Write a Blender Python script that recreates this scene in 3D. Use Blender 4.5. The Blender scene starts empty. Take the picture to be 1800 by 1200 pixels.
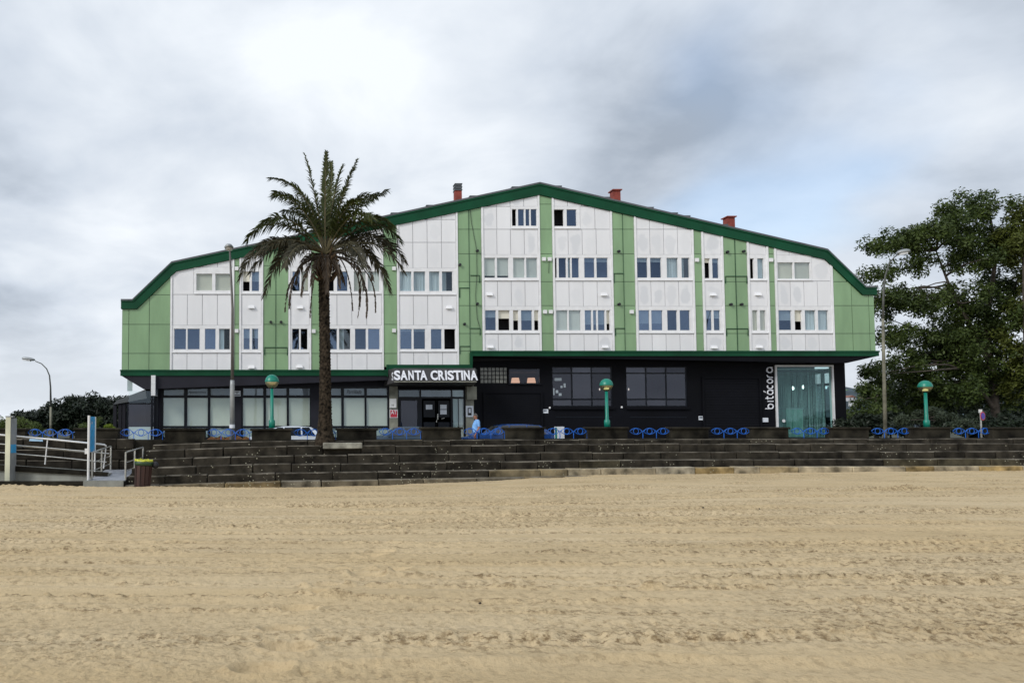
import bpy, bmesh, math, random
import numpy as np
from mathutils import Vector, Matrix
R = math.radians
random.seed(7)
S = bpy.context.scene
C = S.collection

# ---------------------------------------------------------------- camera, sky, sun, exposure
EYE = 1.25                       # metres above the promenade; the sand by the camera lies at -0.35
FPX, PPX, PPY = 1350.0, 500.0, 682.0   # focal length and principal point in photograph pixels (1800 x 1200)
PIT = math.atan(66 / FPX)
cam_d = bpy.data.cameras.new('camera')
cam = bpy.data.objects.new('camera', cam_d); C.objects.link(cam)
cam.location = (0, 0, EYE); cam.rotation_euler = (R(90) + PIT, 0, 0)
cam_d.sensor_fit = 'HORIZONTAL'; cam_d.sensor_width = 36; cam_d.lens = FPX / 1800 * 36
cam_d.shift_x = (900 - PPX) / 1800; cam_d.shift_y = (PPY - 600) / 1800
cam_d.clip_start = 0.1; cam_d.clip_end = 6000
S.camera = cam

SUN_EL, SUN_AZ = 33, 236         # degrees; azimuth from +Y clockwise: behind the camera, a little to the left
sun_d = bpy.data.lights.new('sun', 'SUN'); sun_d.energy = 1.5; sun_d.angle = R(16); sun_d.color = (1, .96, .9)
sun = bpy.data.objects.new('sun', sun_d); C.objects.link(sun)
_d = Vector((math.sin(R(SUN_AZ)) * math.cos(R(SUN_EL)), math.cos(R(SUN_AZ)) * math.cos(R(SUN_EL)), math.sin(R(SUN_EL))))
sun.rotation_euler = (-_d).to_track_quat('-Z', 'Y').to_euler(); sun.location = _d * 60

W = bpy.data.worlds.new('World'); S.world = W; W.use_nodes = True
def build_world():
    t = W.node_tree; N = t.nodes; L = t.links
    N.clear()
    def nd(k, **kw):
        n = N.new(k)
        for a, b in kw.items(): setattr(n, a, b)
        return n
    def math_(op, a, b=None, clamp=False):
        n = nd('ShaderNodeMath', operation=op); n.use_clamp = clamp
        for i, v in enumerate((a, b)):
            if v is None: continue
            if isinstance(v, (int, float)): n.inputs[i].default_value = v
            else: L.new(v, n.inputs[i])
        return n.outputs[0]
    out = nd('ShaderNodeOutputWorld')
    sky = nd('ShaderNodeTexSky', sky_type='NISHITA', sun_disc=False)
    sky.sun_elevation = R(SUN_EL); sky.sun_rotation = R(SUN_AZ); sky.air_density = 1; sky.dust_density = 1.5
    bg1 = nd('ShaderNodeBackground'); L.new(sky.outputs[0], bg1.inputs[0]); bg1.inputs[1].default_value = .14
    tc = nd('ShaderNodeTexCoord'); sp = nd('ShaderNodeSeparateXYZ'); L.new(tc.outputs['Generated'], sp.inputs[0])
    zc = math_('ADD', math_('MAXIMUM', sp.outputs[2], 0.0), .30)
    u = math_('DIVIDE', sp.outputs[0], zc); v = math_('DIVIDE', sp.outputs[1], zc)
    cb = nd('ShaderNodeCombineXYZ'); L.new(u, cb.inputs[0]); L.new(v, cb.inputs[1])
    def noise(scale, detail, rough, dist, off):
        m = nd('ShaderNodeMapping'); L.new(cb.outputs[0], m.inputs[0]); m.inputs['Location'].default_value = off
        n = nd('ShaderNodeTexNoise', noise_dimensions='3D'); L.new(m.outputs[0], n.inputs['Vector'])
        n.inputs['Scale'].default_value = scale; n.inputs['Detail'].default_value = detail
        n.inputs['Roughness'].default_value = rough; n.inputs['Distortion'].default_value = dist
        return n.outputs[0]
    n1 = noise(CL[0], 5, .48, .35, CL[1])          # big cloud masses: light and dark undersides
    n2 = noise(2.8, 6, .55, .25, (3.1, 8.2, 0))      # finer billows
    n3 = noise(1.15, 3, .45, .2, CL[2])            # thin places where the blue shows
    s = math_('ADD', math_('MULTIPLY', n1, .70), math_('MULTIPLY', n2, .30))
    rp = nd('ShaderNodeValToRGB'); L.new(s, rp.inputs[0])
    e = rp.color_ramp.elements
    e[0].position = .39; e[0].color = (.29, .335, .40, 1)
    e[1].position = .615; e[1].color = (.71, .745, .785, 1)
    m_ = e.new(.49); m_.color = (.49, .54, .61, 1)
    # clouds thin out towards the horizon, where the light comes through
    hz = nd('ShaderNodeMapRange', interpolation_type='SMOOTHSTEP'); L.new(sp.outputs[2], hz.inputs[0])
    hz.inputs[1].default_value = .04; hz.inputs[2].default_value = .19; hz.inputs[3].default_value = .55; hz.inputs[4].default_value = 0
    hm = nd('ShaderNodeMix', data_type='RGBA'); L.new(hz.outputs[0], hm.inputs['Factor']); L.new(rp.outputs[0], hm.inputs['A']); hm.inputs['B'].default_value = (.72, .755, .79, 1)
    bg2 = nd('ShaderNodeBackground'); L.new(hm.outputs['Result'], bg2.inputs[0]); bg2.inputs[1].default_value = 1.0
    mr = nd('ShaderNodeMapRange', interpolation_type='SMOOTHSTEP'); L.new(n3, mr.inputs[0])
    mr.inputs[1].default_value = .60; mr.inputs[2].default_value = .74; mr.inputs[3].default_value = 1; mr.inputs[4].default_value = .50
    mix = nd('ShaderNodeMixShader'); L.new(mr.outputs[0], mix.inputs[0]); L.new(bg1.outputs[0], mix.inputs[1]); L.new(bg2.outputs[0], mix.inputs[2])
    L.new(mix.outputs[0], out.inputs[0])
CL = (.897, (38.4396, 43.6384, .22095), (32.4485, 13.8395, 0))
build_world()
S.view_settings.view_transform = 'Standard'; S.view_settings.look = 'None'
S.view_settings.exposure = .42; S.view_settings.gamma = 1; S.view_settings.use_curve_mapping = False
S.cycles.use_denoising = True; S.cycles.sample_clamp_indirect = 3.0
S.cycles.max_bounces = 6; S.cycles.transparent_max_bounces = 12; S.cycles.caustics_reflective = False; S.cycles.caustics_refractive = False

# ---------------------------------------------------------------- layout: photograph pixel + distance -> place
def at(x, y, Y):
    dx = (x - PPX) / FPX; dy = -(y - PPY) / FPX
    dY = math.cos(PIT) - dy * math.sin(PIT); dZ = math.sin(PIT) + dy * math.cos(PIT)
    t = Y / dY
    return Vector((dx * t, Y, EYE + dZ * t))
FA = 43.0                         # front plane of the upper storeys
FG = 43.9                         # front plane of the recessed ground floor
def AX(x, y=612, Y=FA): return at(x, y, Y).x
def AZ(y, Y=FA): return at(500, y, Y).z

# ---------------------------------------------------------------- mesh helpers
class MB:
    def __init__(s): s.v = []; s.f = []; s.m = []; s.mi = 0
    def add(s, vs, fs):
        o = len(s.v); s.v += [tuple(p) for p in vs]
        for q in fs: s.f.append(tuple(i + o for i in q)); s.m.append(s.mi)
        return s
    def box(s, x0, x1, y0, y1, z0, z1):
        if x0 > x1: x0, x1 = x1, x0
        if y0 > y1: y0, y1 = y1, y0
        if z0 > z1: z0, z1 = z1, z0
        vs = [(x, y, z) for z in (z0, z1) for y in (y0, y1) for x in (x0, x1)]
        return s.add(vs, [(0, 2, 3, 1), (4, 5, 7, 6), (0, 1, 5, 4), (2, 6, 7, 3), (0, 4, 6, 2), (1, 3, 7, 5)])
    def prism(s, poly, y0, y1):            # polygon in (x, z), extruded along y
        n = len(poly)
        a = sum(poly[i][0] * poly[(i + 1) % n][1] - poly[(i + 1) % n][0] * poly[i][1] for i in range(n))
        if a < 0: poly = poly[::-1]
        vs = [(x, y0, z) for x, z in poly] + [(x, y1, z) for x, z in poly]
        fs = [tuple(range(n)), tuple(range(2 * n - 1, n - 1, -1))]
        fs += [(i, i + n, (i + 1) % n + n, (i + 1) % n) for i in range(n)]
        return s.add(vs, fs)
    def prism_z(s, poly, z0, z1):          # polygon in (x, y), extruded along z
        n = len(poly)
        a = sum(poly[i][0] * poly[(i + 1) % n][1] - poly[(i + 1) % n][0] * poly[i][1] for i in range(n))
        if a < 0: poly = poly[::-1]
        vs = [(x, y, z0) for x, y in poly] + [(x, y, z1) for x, y in poly]
        fs = [tuple(range(n))[::-1], tuple(range(n, 2 * n))]
        fs += [(i, (i + 1) % n, (i + 1) % n + n, i + n) for i in range(n)]
        return s.add(vs, fs)
    def hexa(s, b, t):                     # four bottom and four top corners, both counter-clockwise from above
        return s.add(list(b) + list(t), [(3, 2, 1, 0), (4, 5, 6, 7)] + [(i, (i + 1) % 4, (i + 1) % 4 + 4, i + 4) for i in range(4)])
    def tube(s, pts, r, n=8, cap=True, closed=False):
        pts = [Vector(p) for p in pts]; k = len(pts)
        rs = r if isinstance(r, (list, tuple)) else [r] * k
        vs = []; up = None
        for i, p in enumerate(pts):
            if closed: d = pts[(i + 1) % k] - pts[i - 1]
            else: d = pts[min(i + 1, k - 1)] - pts[max(i - 1, 0)]
            d = d.normalized() if d.length > 1e-9 else Vector((0, 0, 1))
            if up is None: up = Vector((0, 1, 0)) if abs(d.y) < .9 else Vector((1, 0, 0))
            a = (up - d * up.dot(d)).normalized(); b = d.cross(a); up = a
            vs += [p + (a * math.cos(2 * math.pi * j / n) + b * math.sin(2 * math.pi * j / n)) * rs[i] for j in range(n)]
        fs = []
        for i in range(k if closed else k - 1):
            for j in range(n):
                i2 = (i + 1) % k
                fs.append((i * n + j, i * n + (j + 1) % n, i2 * n + (j + 1) % n, i2 * n + j))
        if cap and not closed: fs += [tuple(range(n))[::-1], tuple(range((k - 1) * n, k * n))]
        return s.add(vs, fs)
    def lathe(s, prof, c=(0, 0, 0), n=20):
        vs = []; fs = []
        for r, z in prof:
            vs += [(c[0] + r * math.cos(2 * math.pi * j / n), c[1] + r * math.sin(2 * math.pi * j / n), c[2] + z) for j in range(n)]
        for i in range(len(prof) - 1):
            for j in range(n):
                fs.append((i * n + j, i * n + (j + 1) % n, (i + 1) * n + (j + 1) % n, (i + 1) * n + j))
        fs += [tuple(range(n))[::-1], tuple(range((len(prof) - 1) * n, len(prof) * n))]
        return s.add(vs, fs)
    def xf(s, M, start=0):
        for i in range(start, len(s.v)): s.v[i] = tuple(M @ Vector(s.v[i]))
        return s
    def build(s, name, mat, parent=None, smooth=False):
        me = bpy.data.meshes.new(name); me.from_pydata(s.v, [], s.f)
        for mm in (mat if isinstance(mat, (list, tuple)) else [mat]): me.materials.append(mm)
        if isinstance(mat, (list, tuple)): me.polygons.foreach_set('material_index', s.m)
        if smooth: me.polygons.foreach_set('use_smooth', [True] * len(me.polygons))
        me.update()
        o = bpy.data.objects.new(name, me); C.objects.link(o)
        if parent is not None: adopt(o, parent)
        return o
def adopt(o, parent):
    o.parent = parent
    if parent.get('_w'):                     # thing laid out in world coordinates
        o.matrix_parent_inverse = Matrix.Translation(-parent.location)
def tag(o, label, cat, group=None, kind=None):
    if label: o['label'] = label
    if cat: o['category'] = cat
    if group: o['group'] = group
    if kind: o['kind'] = kind
    return o
def thing(name, label, cat, loc=(0, 0, 0), rz=0, group=None, world=True):
    o = bpy.data.objects.new(name, None); C.objects.link(o); o.location = loc; o.rotation_euler = (0, 0, rz)
    o.empty_display_size = .2
    if world: o['_w'] = 1
    return tag(o, label, cat, group)
def copy_tree(o, parent=None):
    c = o.copy(); C.objects.link(c)
    if parent is not None: c.parent = parent
    for ch in list(o.children): copy_tree(ch, c)
    return c
def struct(o): o['kind'] = 'structure'; return o
def np_mesh(name, v, f, mat, smooth=False):
    me = bpy.data.meshes.new(name); v = np.asarray(v, np.float32); f = np.asarray(f, np.int32); k = f.shape[1]
    me.vertices.add(len(v)); me.vertices.foreach_set('co', v.ravel())
    me.loops.add(f.size); me.loops.foreach_set('vertex_index', f.ravel())
    me.polygons.add(len(f)); me.polygons.foreach_set('loop_start', np.arange(0, f.size, k, dtype=np.int32))
    me.polygons.foreach_set('loop_total', np.full(len(f), k, np.int32))
    if smooth: me.polygons.foreach_set('use_smooth', np.ones(len(f), bool))
    me.update(calc_edges=True); me.materials.append(mat)
    o = bpy.data.objects.new(name, me); C.objects.link(o)
    return o

# ---------------------------------------------------------------- materials
def pmat(name, col, rough=.6, var=.12, scale=2.0, bump=0.0, bscale=30.0, metal=0.0, spec=.5, objvar=0.0, streak=0.0, col2=None, usecol=False):
    m = bpy.data.materials.new(name); m.use_nodes = True
    t = m.node_tree; N = t.nodes; L = t.links; b = N['Principled BSDF']
    b.inputs['Roughness'].default_value = rough; b.inputs['Metallic'].default_value = metal
    b.inputs['Specular IOR Level'].default_value = spec
    tc = N.new('ShaderNodeTexCoord'); vec = tc.outputs['Object']
    nz = N.new('ShaderNodeTexNoise'); nz.inputs['Scale'].default_value = scale; nz.inputs['Detail'].default_value = 5
    mp = N.new('ShaderNodeMapping'); L.new(vec, mp.inputs[0]); L.new(mp.outputs[0], nz.inputs['Vector'])
    if streak: mp.inputs['Scale'].default_value = (1, 1, streak)
    mx = N.new('ShaderNodeMix'); mx.data_type = 'RGBA'
    c2 = col2 or tuple(c * (1 - var * 1.6) for c in col); c1 = col if col2 else tuple(min(1, c * (1 + var)) for c in col)
    mx.inputs['A'].default_value = (*c2, 1); mx.inputs['B'].default_value = (*c1, 1)
    mr = N.new('ShaderNodeMapRange'); mr.inputs[1].default_value = .3; mr.inputs[2].default_value = .7
    L.new(nz.outputs[0], mr.inputs[0]); L.new(mr.outputs[0], mx.inputs['Factor'])
    out = mx.outputs['Result']
    oi = None
    if usecol:
        oi = N.new('ShaderNodeObjectInfo'); mm = N.new('ShaderNodeMix'); mm.data_type = 'RGBA'; mm.blend_type = 'MULTIPLY'; mm.inputs['Factor'].default_value = 1
        L.new(out, mm.inputs['A']); L.new(oi.outputs['Color'], mm.inputs['B']); out = mm.outputs['Result']
    if objvar:
        oi = oi or N.new('ShaderNodeObjectInfo'); hs = N.new('ShaderNodeHueSaturation')
        r2 = N.new('ShaderNodeMapRange'); r2.inputs[3].default_value = 1 - objvar; r2.inputs[4].default_value = 1 + objvar
        L.new(oi.outputs['Random'], r2.inputs[0]); L.new(r2.outputs[0], hs.inputs['Value']); L.new(out, hs.inputs['Color']); out = hs.outputs[0]
    L.new(out, b.inputs['Base Color'])
    if bump:
        n2 = N.new('ShaderNodeTexNoise'); n2.inputs['Scale'].default_value = bscale; n2.inputs['Detail'].default_value = 6
        L.new(vec, n2.inputs['Vector']); bp = N.new('ShaderNodeBump'); bp.inputs['Strength'].default_value = bump; bp.inputs['Distance'].default_value = .02
        L.new(n2.outputs[0], bp.inputs['Height']); L.new(bp.outputs[0], b.inputs['Normal'])
    return m
def glass(name, tint, refl, fac0=.12, fac1=.75, rough=.02):
    m = bpy.data.materials.new(name); m.use_nodes = True
    t = m.node_tree; N = t.nodes; L = t.links; N.clear()
    o = N.new('ShaderNodeOutputMaterial'); tr = N.new('ShaderNodeBsdfTransparent'); tr.inputs[0].default_value = (*tint, 1)
    g = N.new('ShaderNodeBsdfGlossy'); g.inputs['Color'].default_value = (*refl, 1); g.inputs['Roughness'].default_value = rough
    tc = N.new('ShaderNodeTexCoord'); nz = N.new('ShaderNodeTexNoise'); nz.inputs['Scale'].default_value = .9; L.new(tc.outputs['Object'], nz.inputs['Vector'])
    bp = N.new('ShaderNodeBump'); bp.inputs['Strength'].default_value = .05; bp.inputs['Distance'].default_value = .05
    L.new(nz.outputs[0], bp.inputs['Height']); L.new(bp.outputs[0], g.inputs['Normal'])
    lw = N.new('ShaderNodeLayerWeight'); lw.inputs[0].default_value = .25
    mr = N.new('ShaderNodeMapRange'); mr.inputs[3].default_value = fac0; mr.inputs[4].default_value = fac1
    oi = N.new('ShaderNodeObjectInfo'); r2 = N.new('ShaderNodeMapRange'); r2.inputs[3].default_value = .55; r2.inputs[4].default_value = 1.3; L.new(oi.outputs['Random'], r2.inputs[0])
    L.new(lw.outputs['Facing'], mr.inputs[0])
    mq = N.new('ShaderNodeMath'); mq.operation = 'MULTIPLY'; mq.use_clamp = True; L.new(mr.outputs[0], mq.inputs[0]); L.new(r2.outputs[0], mq.inputs[1])
    mx = N.new('ShaderNodeMixShader'); L.new(mq.outputs[0], mx.inputs[0]); L.new(tr.outputs[0], mx.inputs[1]); L.new(g.outputs[0], mx.inputs[2])
    L.new(mx.outputs[0], o.inputs[0])
    return m
def emit(name, col, st):
    m = bpy.data.materials.new(name); m.use_nodes = True
    t = m.node_tree; t.nodes.clear(); o = t.nodes.new('ShaderNodeOutputMaterial'); e = t.nodes.new('ShaderNodeEmission')
    e.inputs[0].default_value = (*col, 1); e.inputs[1].default_value = st; t.links.new(e.outputs[0], o.inputs[0]); return m
def white_panel_mat():
    m = pmat('white panel', (.79, .795, .815), .45, .025, 2.2, objvar=.03, streak=.12)
    t = m.node_tree; N = t.nodes; L = t.links; b = N['Principled BSDF']
    src = b.inputs['Base Color'].links[0].from_socket
    tc = N.new('ShaderNodeTexCoord')
    mp = N.new('ShaderNodeMapping'); mp.inputs['Location'].default_value = (-.5, 0, -.45); mp.inputs['Scale'].default_value = (1, 0, 1)
    L.new(tc.outputs['Generated'], mp.inputs[0])
    ln = N.new('ShaderNodeVectorMath'); ln.operation = 'LENGTH'; L.new(mp.outputs[0], ln.inputs[0])
    nz = N.new('ShaderNodeTexNoise'); nz.inputs['Scale'].default_value = 1.6; nz.inputs['Detail'].default_value = 4; L.new(tc.outputs['Object'], nz.inputs['Vector'])
    ad = N.new('ShaderNodeMath'); ad.operation = 'MULTIPLY_ADD'; ad.inputs[1].default_value = .75; L.new(nz.outputs[0], ad.inputs[0]); L.new(ln.outputs['Value'], ad.inputs[2])
    mr = N.new('ShaderNodeMapRange'); mr.interpolation_type = 'SMOOTHSTEP'; mr.inputs[1].default_value = .62; mr.inputs[2].default_value = .80; mr.inputs[3].default_value = 1; mr.inputs[4].default_value = 0
    L.new(ad.outputs[0], mr.inputs[0])
    oi = N.new('ShaderNodeObjectInfo'); sep = N.new('ShaderNodeSeparateColor'); L.new(oi.outputs['Color'], sep.inputs[0])
    mu = N.new('ShaderNodeMath'); mu.operation = 'MULTIPLY'; L.new(mr.outputs[0], mu.inputs[0]); L.new(sep.outputs[0], mu.inputs[1])
    mx = N.new('ShaderNodeMix'); mx.data_type = 'RGBA'; L.new(mu.outputs[0], mx.inputs['Factor']); L.new(src, mx.inputs['A'])
    mx.inputs['B'].default_value = (.67, .685, .715, 1); L.new(mx.outputs['Result'], b.inputs['Base Color'])
    return m
M = {}
M['white'] = white_panel_mat()
M['wframe'] = pmat('white paint', (.80, .805, .82), .4, .05, 3)
M['green'] = pmat('green panel', (.235, .375, .205), .42, .08, 1.6, objvar=.05, streak=.25)
M['dgreen'] = pmat('dark green trim', (.0025, .062, .026), .5, .18, .8, spec=.2)
M['seam'] = pmat('panel joint', (.10, .13, .11), .8)
M['wseam'] = pmat('white panel joint', (.40, .41, .43), .8)
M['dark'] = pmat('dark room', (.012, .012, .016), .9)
M['roof'] = pmat('roof sheet', (.10, .11, .12), .6, .2, 1)
M['brick'] = pmat('red chimney render', (.26, .05, .035), .8, .2, 4, .4)
M['grey'] = pmat('charcoal render', (.018, .018, .026), .7, .15, .7, .15, 60, spec=.25)
M['black'] = pmat('black render', (.0032, .0036, .0062), .7, .25, .6, .12, 60, spec=.15)
M['alu'] = pmat('dark shopfront frame', (.003, .005, .010), .4, .1, spec=.25)
M['beige'] = pmat('beige concrete', (.26, .26, .21), .8, .2, 2.5, .3)
M['glass'] = glass('window glass', (.82, .87, .90), (.32, .42, .60), .24, .8)
M['shop'] = glass('shop glass', (.95, .97, .96), (.6, .7, .8), .06, .6)
M['smoke'] = glass('smoked glass', (.5, .5, .54), (.5, .52, .6), .08, .5)
M['teal'] = glass('teal glass', (.80, .93, .92), (.45, .58, .62), .07, .32)
M['blind'] = pmat('white roller blind', (.76, .80, .79), .8, .05, .8, objvar=.06)
M['cream'] = pmat('cream shutter', (.74, .72, .62), .8, .06, .8, objvar=.05)
M['curtain'] = pmat('net curtain', (.62, .72, .80), .9, .2, 9, streak=.03)
M['shopblind'] = pmat('shop window film', (.78, .83, .73), .8, .06, .5)
M['frost'] = pmat('frosted film', (.48, .60, .62), .5, .08, .8)
M['transom'] = pmat('grey transom film', (.13, .15, .20), .3, .12, .6)
M['steel'] = pmat('galvanised steel', (.34, .36, .37), .5, .12, 3, metal=.4)
M['inox'] = pmat('stainless steel', (.55, .55, .52), .35, .15, 5, metal=.7)
M['wmetal'] = pmat('white painted metal', (.74, .75, .76), .4, .06, 4)
M['teallamp'] = pmat('turquoise lamp paint', (.002, .20, .145), .38, .12, 2)
M['blue'] = pmat('blue railing paint', (.006, .12, .55), .45, .2, 5)
M['ink'] = pmat('black lettering', (.01, .01, .015), .6)
M['paper'] = pmat('white paper', (.74, .78, .84), .8, .06, 14)
M['letter'] = pmat('white letters', (.80, .82, .88), .45, .04, 4)
M['pave'] = pmat('promenade paving', (.12, .115, .10), .85, .15, 1.2, .2)
M['asph'] = pmat('asphalt', (.05, .05, .052), .9, .2, 2, .4)
M['conc'] = pmat('stained concrete', (.24, .25, .23), .85, .35, 1.3, .3, streak=.5)
M['earth'] = pmat('earth and grass', (.030, .036, .018), .95, .3, .4)

# ================================================================ the apartment building
bld = thing('apartment_building', 'long green and white panelled apartment block with low gable roof and dark ground floor', 'building', (AX(880), FA, 0))
OUT = [(213, 527), (233, 527), (302, 461), (948, 322), (1453, 439), (1520, 504), (1540, 504)]
LOW = [(213, 543), (241, 543), (310, 477), (948, 343), (1449, 456), (1515, 518.5), (1540, 518.5)]
def w2(p, Y=FA): q = at(p[0], p[1], Y); return (q.x, q.z)
outw = [w2(p) for p in OUT]; loww = [w2(p) for p in LOW]
lx = np.array([p[0] for p in loww]); lz = np.array([p[1] for p in loww])
def roofz(x): return float(np.interp(x, lx, lz))
def clip(x0, x1, z0, z1, drop=0.0):
    xs = sorted({x0, x1} | {float(x) for x in lx if x0 < x < x1} | {x0 + (x1 - x0) * i / 12 for i in range(13)})
    top = [(x, min(z1, roofz(x) - drop)) for x in xs]
    xsr = [(x, z) for x, z in top if z > z0 + .03]
    if len(xsr) < 2: return None
    # drop points in the middle of a straight run
    out = [xsr[0]]
    for i in range(1, len(xsr) - 1):
        a, b, c = out[-1], xsr[i], xsr[i + 1]
        if abs((b[0] - a[0]) * (c[1] - a[1]) - (c[0] - a[0]) * (b[1] - a[1])) > 1e-4: out.append(b)
    out.append(xsr[-1])
    return [(out[0][0], z0)] + [(out[-1][0], z0)] + out[::-1]

def panel(xa, xb, za, zb, kind, back):
    g = .015
    p = clip(xa + g, xb - g, za + g, zb - g, .02)
    if not p: return
    o = MB().prism(p, FA, FA + .045).build('white_panel' if kind == 'white' else 'green_panel', M[kind], bld)
    if kind == 'white':
        zc = (za + zb) / 2; right = xa > AX(840)
        st = random.choice((.0, .25, .6, .9)) if right else random.choice((0, .12, .3))
        o.color = (st, st, st, 1)
    q = clip(xa, xb, za, zb, 0)
    if q: back.prism(q, FA + .03, FA + .10)

def window(xl, xr, zt, zb, yrow, yt, yb, panes, deco=None):
    """one window unit: white frame, panes, blinds and curtains behind the glass"""
    fr = MB(); g0, g1 = AZ(yb), AZ(yt)
    P = [(AX(a, yrow), AX(b, yrow), c) for a, b, c in panes]
    fr.box(xl, xr, FA - .012, FA + .13, zb, g0); fr.box(xl, xr, FA - .012, FA + .13, g1, zt)
    cur = xl
    for a, b, c in P:
        if a > cur + .002: fr.box(cur, a, FA - .006, FA + .13, g0, g1)
        cur = b
    if xr > cur + .002: fr.box(cur, xr, FA - .006, FA + .13, g0, g1)
    fr.box(xl + .01, xr - .01, FA - .06, FA - .012, zb + .02, zb + .07)      # sill
    for a, b, c in P:                                                      # sash rebates
        for q in ((a, a + .010), (b - .010, b)): fr.box(q[0], q[1], FA + .05, FA + .10, g0, g1)
        fr.box(a + .010, b - .010, FA + .05, FA + .10, g0, g0 + .012); fr.box(a + .010, b - .010, FA + .05, FA + .10, g1 - .012, g1)
    w = fr.build('window', M['wframe'], bld)
    for a, b, c in P:
        k = c[0]; amt = float(c[1:]) if len(c) > 1 else 1
        if k in 'gbmpck':
            MB().box(a + .010, b - .010, FA + .07, FA + .076, g0 + .012, g1 - .012).build('pane', M['glass'] if k in 'gpk' and amt < .8 or k == 'g' else M['shop'], w)
        if k in 'bmph':
            z = g1 - (g1 - g0) * amt
            MB().box(a + .002, b - .002, FA + .135, FA + .145, z, g1 + .04).build('blind', M['cream' if k in 'mh' else 'blind'], w)
        if k in 'ck':
            mb = MB(); x1 = b if k == 'c' else a + (b - a) * .45; n = 14
            pts = [(a + (x1 - a) * i / n, FA + .16 + .025 * (i % 2)) for i in range(n + 1)]
            vs = [(x, y, z) for z in (g0 - .02, g1 + .02) for x, y in pts]
            mb.add(vs, [(i, i + 1, i + n + 2, i + n + 1) for i in range(n)])
            mb.build('curtain', M['curtain'], w)
    return w

def white_bay(pl, pr, ncol, rows, ybot):
    """rows from the bottom up: ('s', ytop) spandrel panels; ('w', ytop, glass top, glass bottom, panes[, left px, right px])"""
    xl, xr = AX(pl, 612), AX(pr, 612); pw = .105
    back = MB(); pil = MB(); zb = AZ(ybot)
    ztop = max(roofz(xl), roofz(xr)) + .6
    for a in (xl, xr - pw):
        q = clip(a, a + pw, AZ(ybot), ztop, .01)
        MB().prism(q, FA - .05, FA + .12).build('pilaster', M['wframe'], bld)
    xl += pw; xr -= pw
    for row in rows:
        zt = AZ(row[1]) if row[1] else ztop
        if row[0] == 's':
            for i in range(ncol): panel(xl + (xr - xl) * i / ncol, xl + (xr - xl) * (i + 1) / ncol, zb, zt, 'white', back)
        else:
            a, b = xl, xr
            if len(row) > 5:
                ym = (row[2] + row[3]) / 2; a, b = AX(row[5], ym), AX(row[6], ym); a = max(a, xl); b = min(b, xr)
                for u, v in ((xl, a), (b, xr)):
                    n = max(1, round((v - u) / ((xr - xl) / ncol)))
                    if v - u > .1:
                        if back.v: back.build('backing_wall', M['wseam'], bld); back = MB()
                        for i in range(n): panel(u + (v - u) * i / n, u + (v - u) * (i + 1) / n, zb, zt, 'white', back)
            if back.v: back.build('backing_wall', M['wseam'], bld); back = MB()
            window(a, b, zt, zb, (row[2] + row[3]) / 2, row[2], row[3], row[4])
        zb = zt
    if back.v: back.build('backing_wall', M['wseam'], bld)

def green_bay(edges, cuts):
    back = MB()
    for i in range(len(edges) - 1):
        xa, xb = AX(edges[i], 612), AX(edges[i + 1], 612)
        for j in range(len(cuts) - 1):
            panel(xa, xb, AZ(cuts[j]), AZ(cuts[j + 1]) if cuts[j + 1] else 30, 'green', back)
    back.build('backing_wall', M['seam'], bld)

RC = [617, 586, 537, 495, 446, 403, 359, None]
LC = [650, 621, 570, 518, 467, 420, None]
# --- right-hand half
white_bay(848.5, 952, 4, [('s', 586.5), ('w', 538.5, 545, 580.5, [(853, 872, 'p.35'), (876, 896, 'h.4'), (902, 911.5, 'h.5'), (916, 935.5, 'p.5'), (939, 947, 'h.5')]),
    ('s', 494), ('w', 447.5, 453, 488, [(851.5, 870.5, 'b.88'), (873.5, 894, 'b.88'), (902, 922.5, 'b1'), (925, 944.5, 'b1')]),
    ('s', 403), ('w', 363, 367.5, 397, [(900, 907.6, 'o'), (910.6, 921.5, 'g'), (923.8, 931, 'g'), (933, 943.5, 'g')], 897.5, 947), ('s', None)], 617)
white_bay(974, 1080, 4, [('s', 586.5), ('w', 538.5, 545, 580.5, [(978, 998, 'b1'), (1000, 1021, 'b1'), (1028, 1040, 'p.7'), (1042.5, 1049, 'p.7'), (1051, 1063.5, 'p.7'), (1066, 1072.5, 'h.66')]),
    ('s', 494), ('w', 447.5, 453, 488, [(975.5, 979, 'o'), (982, 995.5, 'g'), (998, 1003, 'c'), (1005, 1018, 'g'), (1027, 1045.5, 'p.2'), (1048.5, 1068.5, 'p.2')]),
    ('s', 403), ('w', 363, 368, 397.5, [(973, 991, 'o'), (996, 1013.5, 'g')], 971, 1019.5), ('s', None)], 617)
white_bay(1119, 1223.5, 4, [('s', 586.5), ('w', 538.5, 545, 580.5, [(1123, 1142, 'p.65'), (1145, 1165, 'p.65'), (1173, 1190.5, 'g'), (1195, 1213, 'g')]),
    ('s', 494), ('w', 447.5, 453, 488, [(1119.8, 1138.5, 'p.2'), (1143, 1162.5, 'p.2'), (1172, 1192, 'c'), (1198, 1212, 'k')]),
    ('s', 403), ('s', None)], 617)
white_bay(1237.5, 1275.5, 1, [('s', 586.5), ('w', 538.5, 545, 580.5, [(1241.5, 1251.6, 'p.4'), (1254.6, 1266, 'p.4')]),
    ('s', 494), ('w', 447.5, 454, 489, [(1238.5, 1248, 'h.2'), (1252, 1263.5, 'p.2')]), ('s', None)], 617)
white_bay(1317.5, 1355, 1, [('s', 586.5), ('w', 538.5, 545, 580.5, [(1322.6, 1332, 'm1'), (1336, 1346, 'm1')]),
    ('s', 494), ('w', 447.5, 454, 489.5, [(1318.5, 1325.5, 'o'), (1331.5, 1342.5, 'c')]), ('s', None)], 617)
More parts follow.
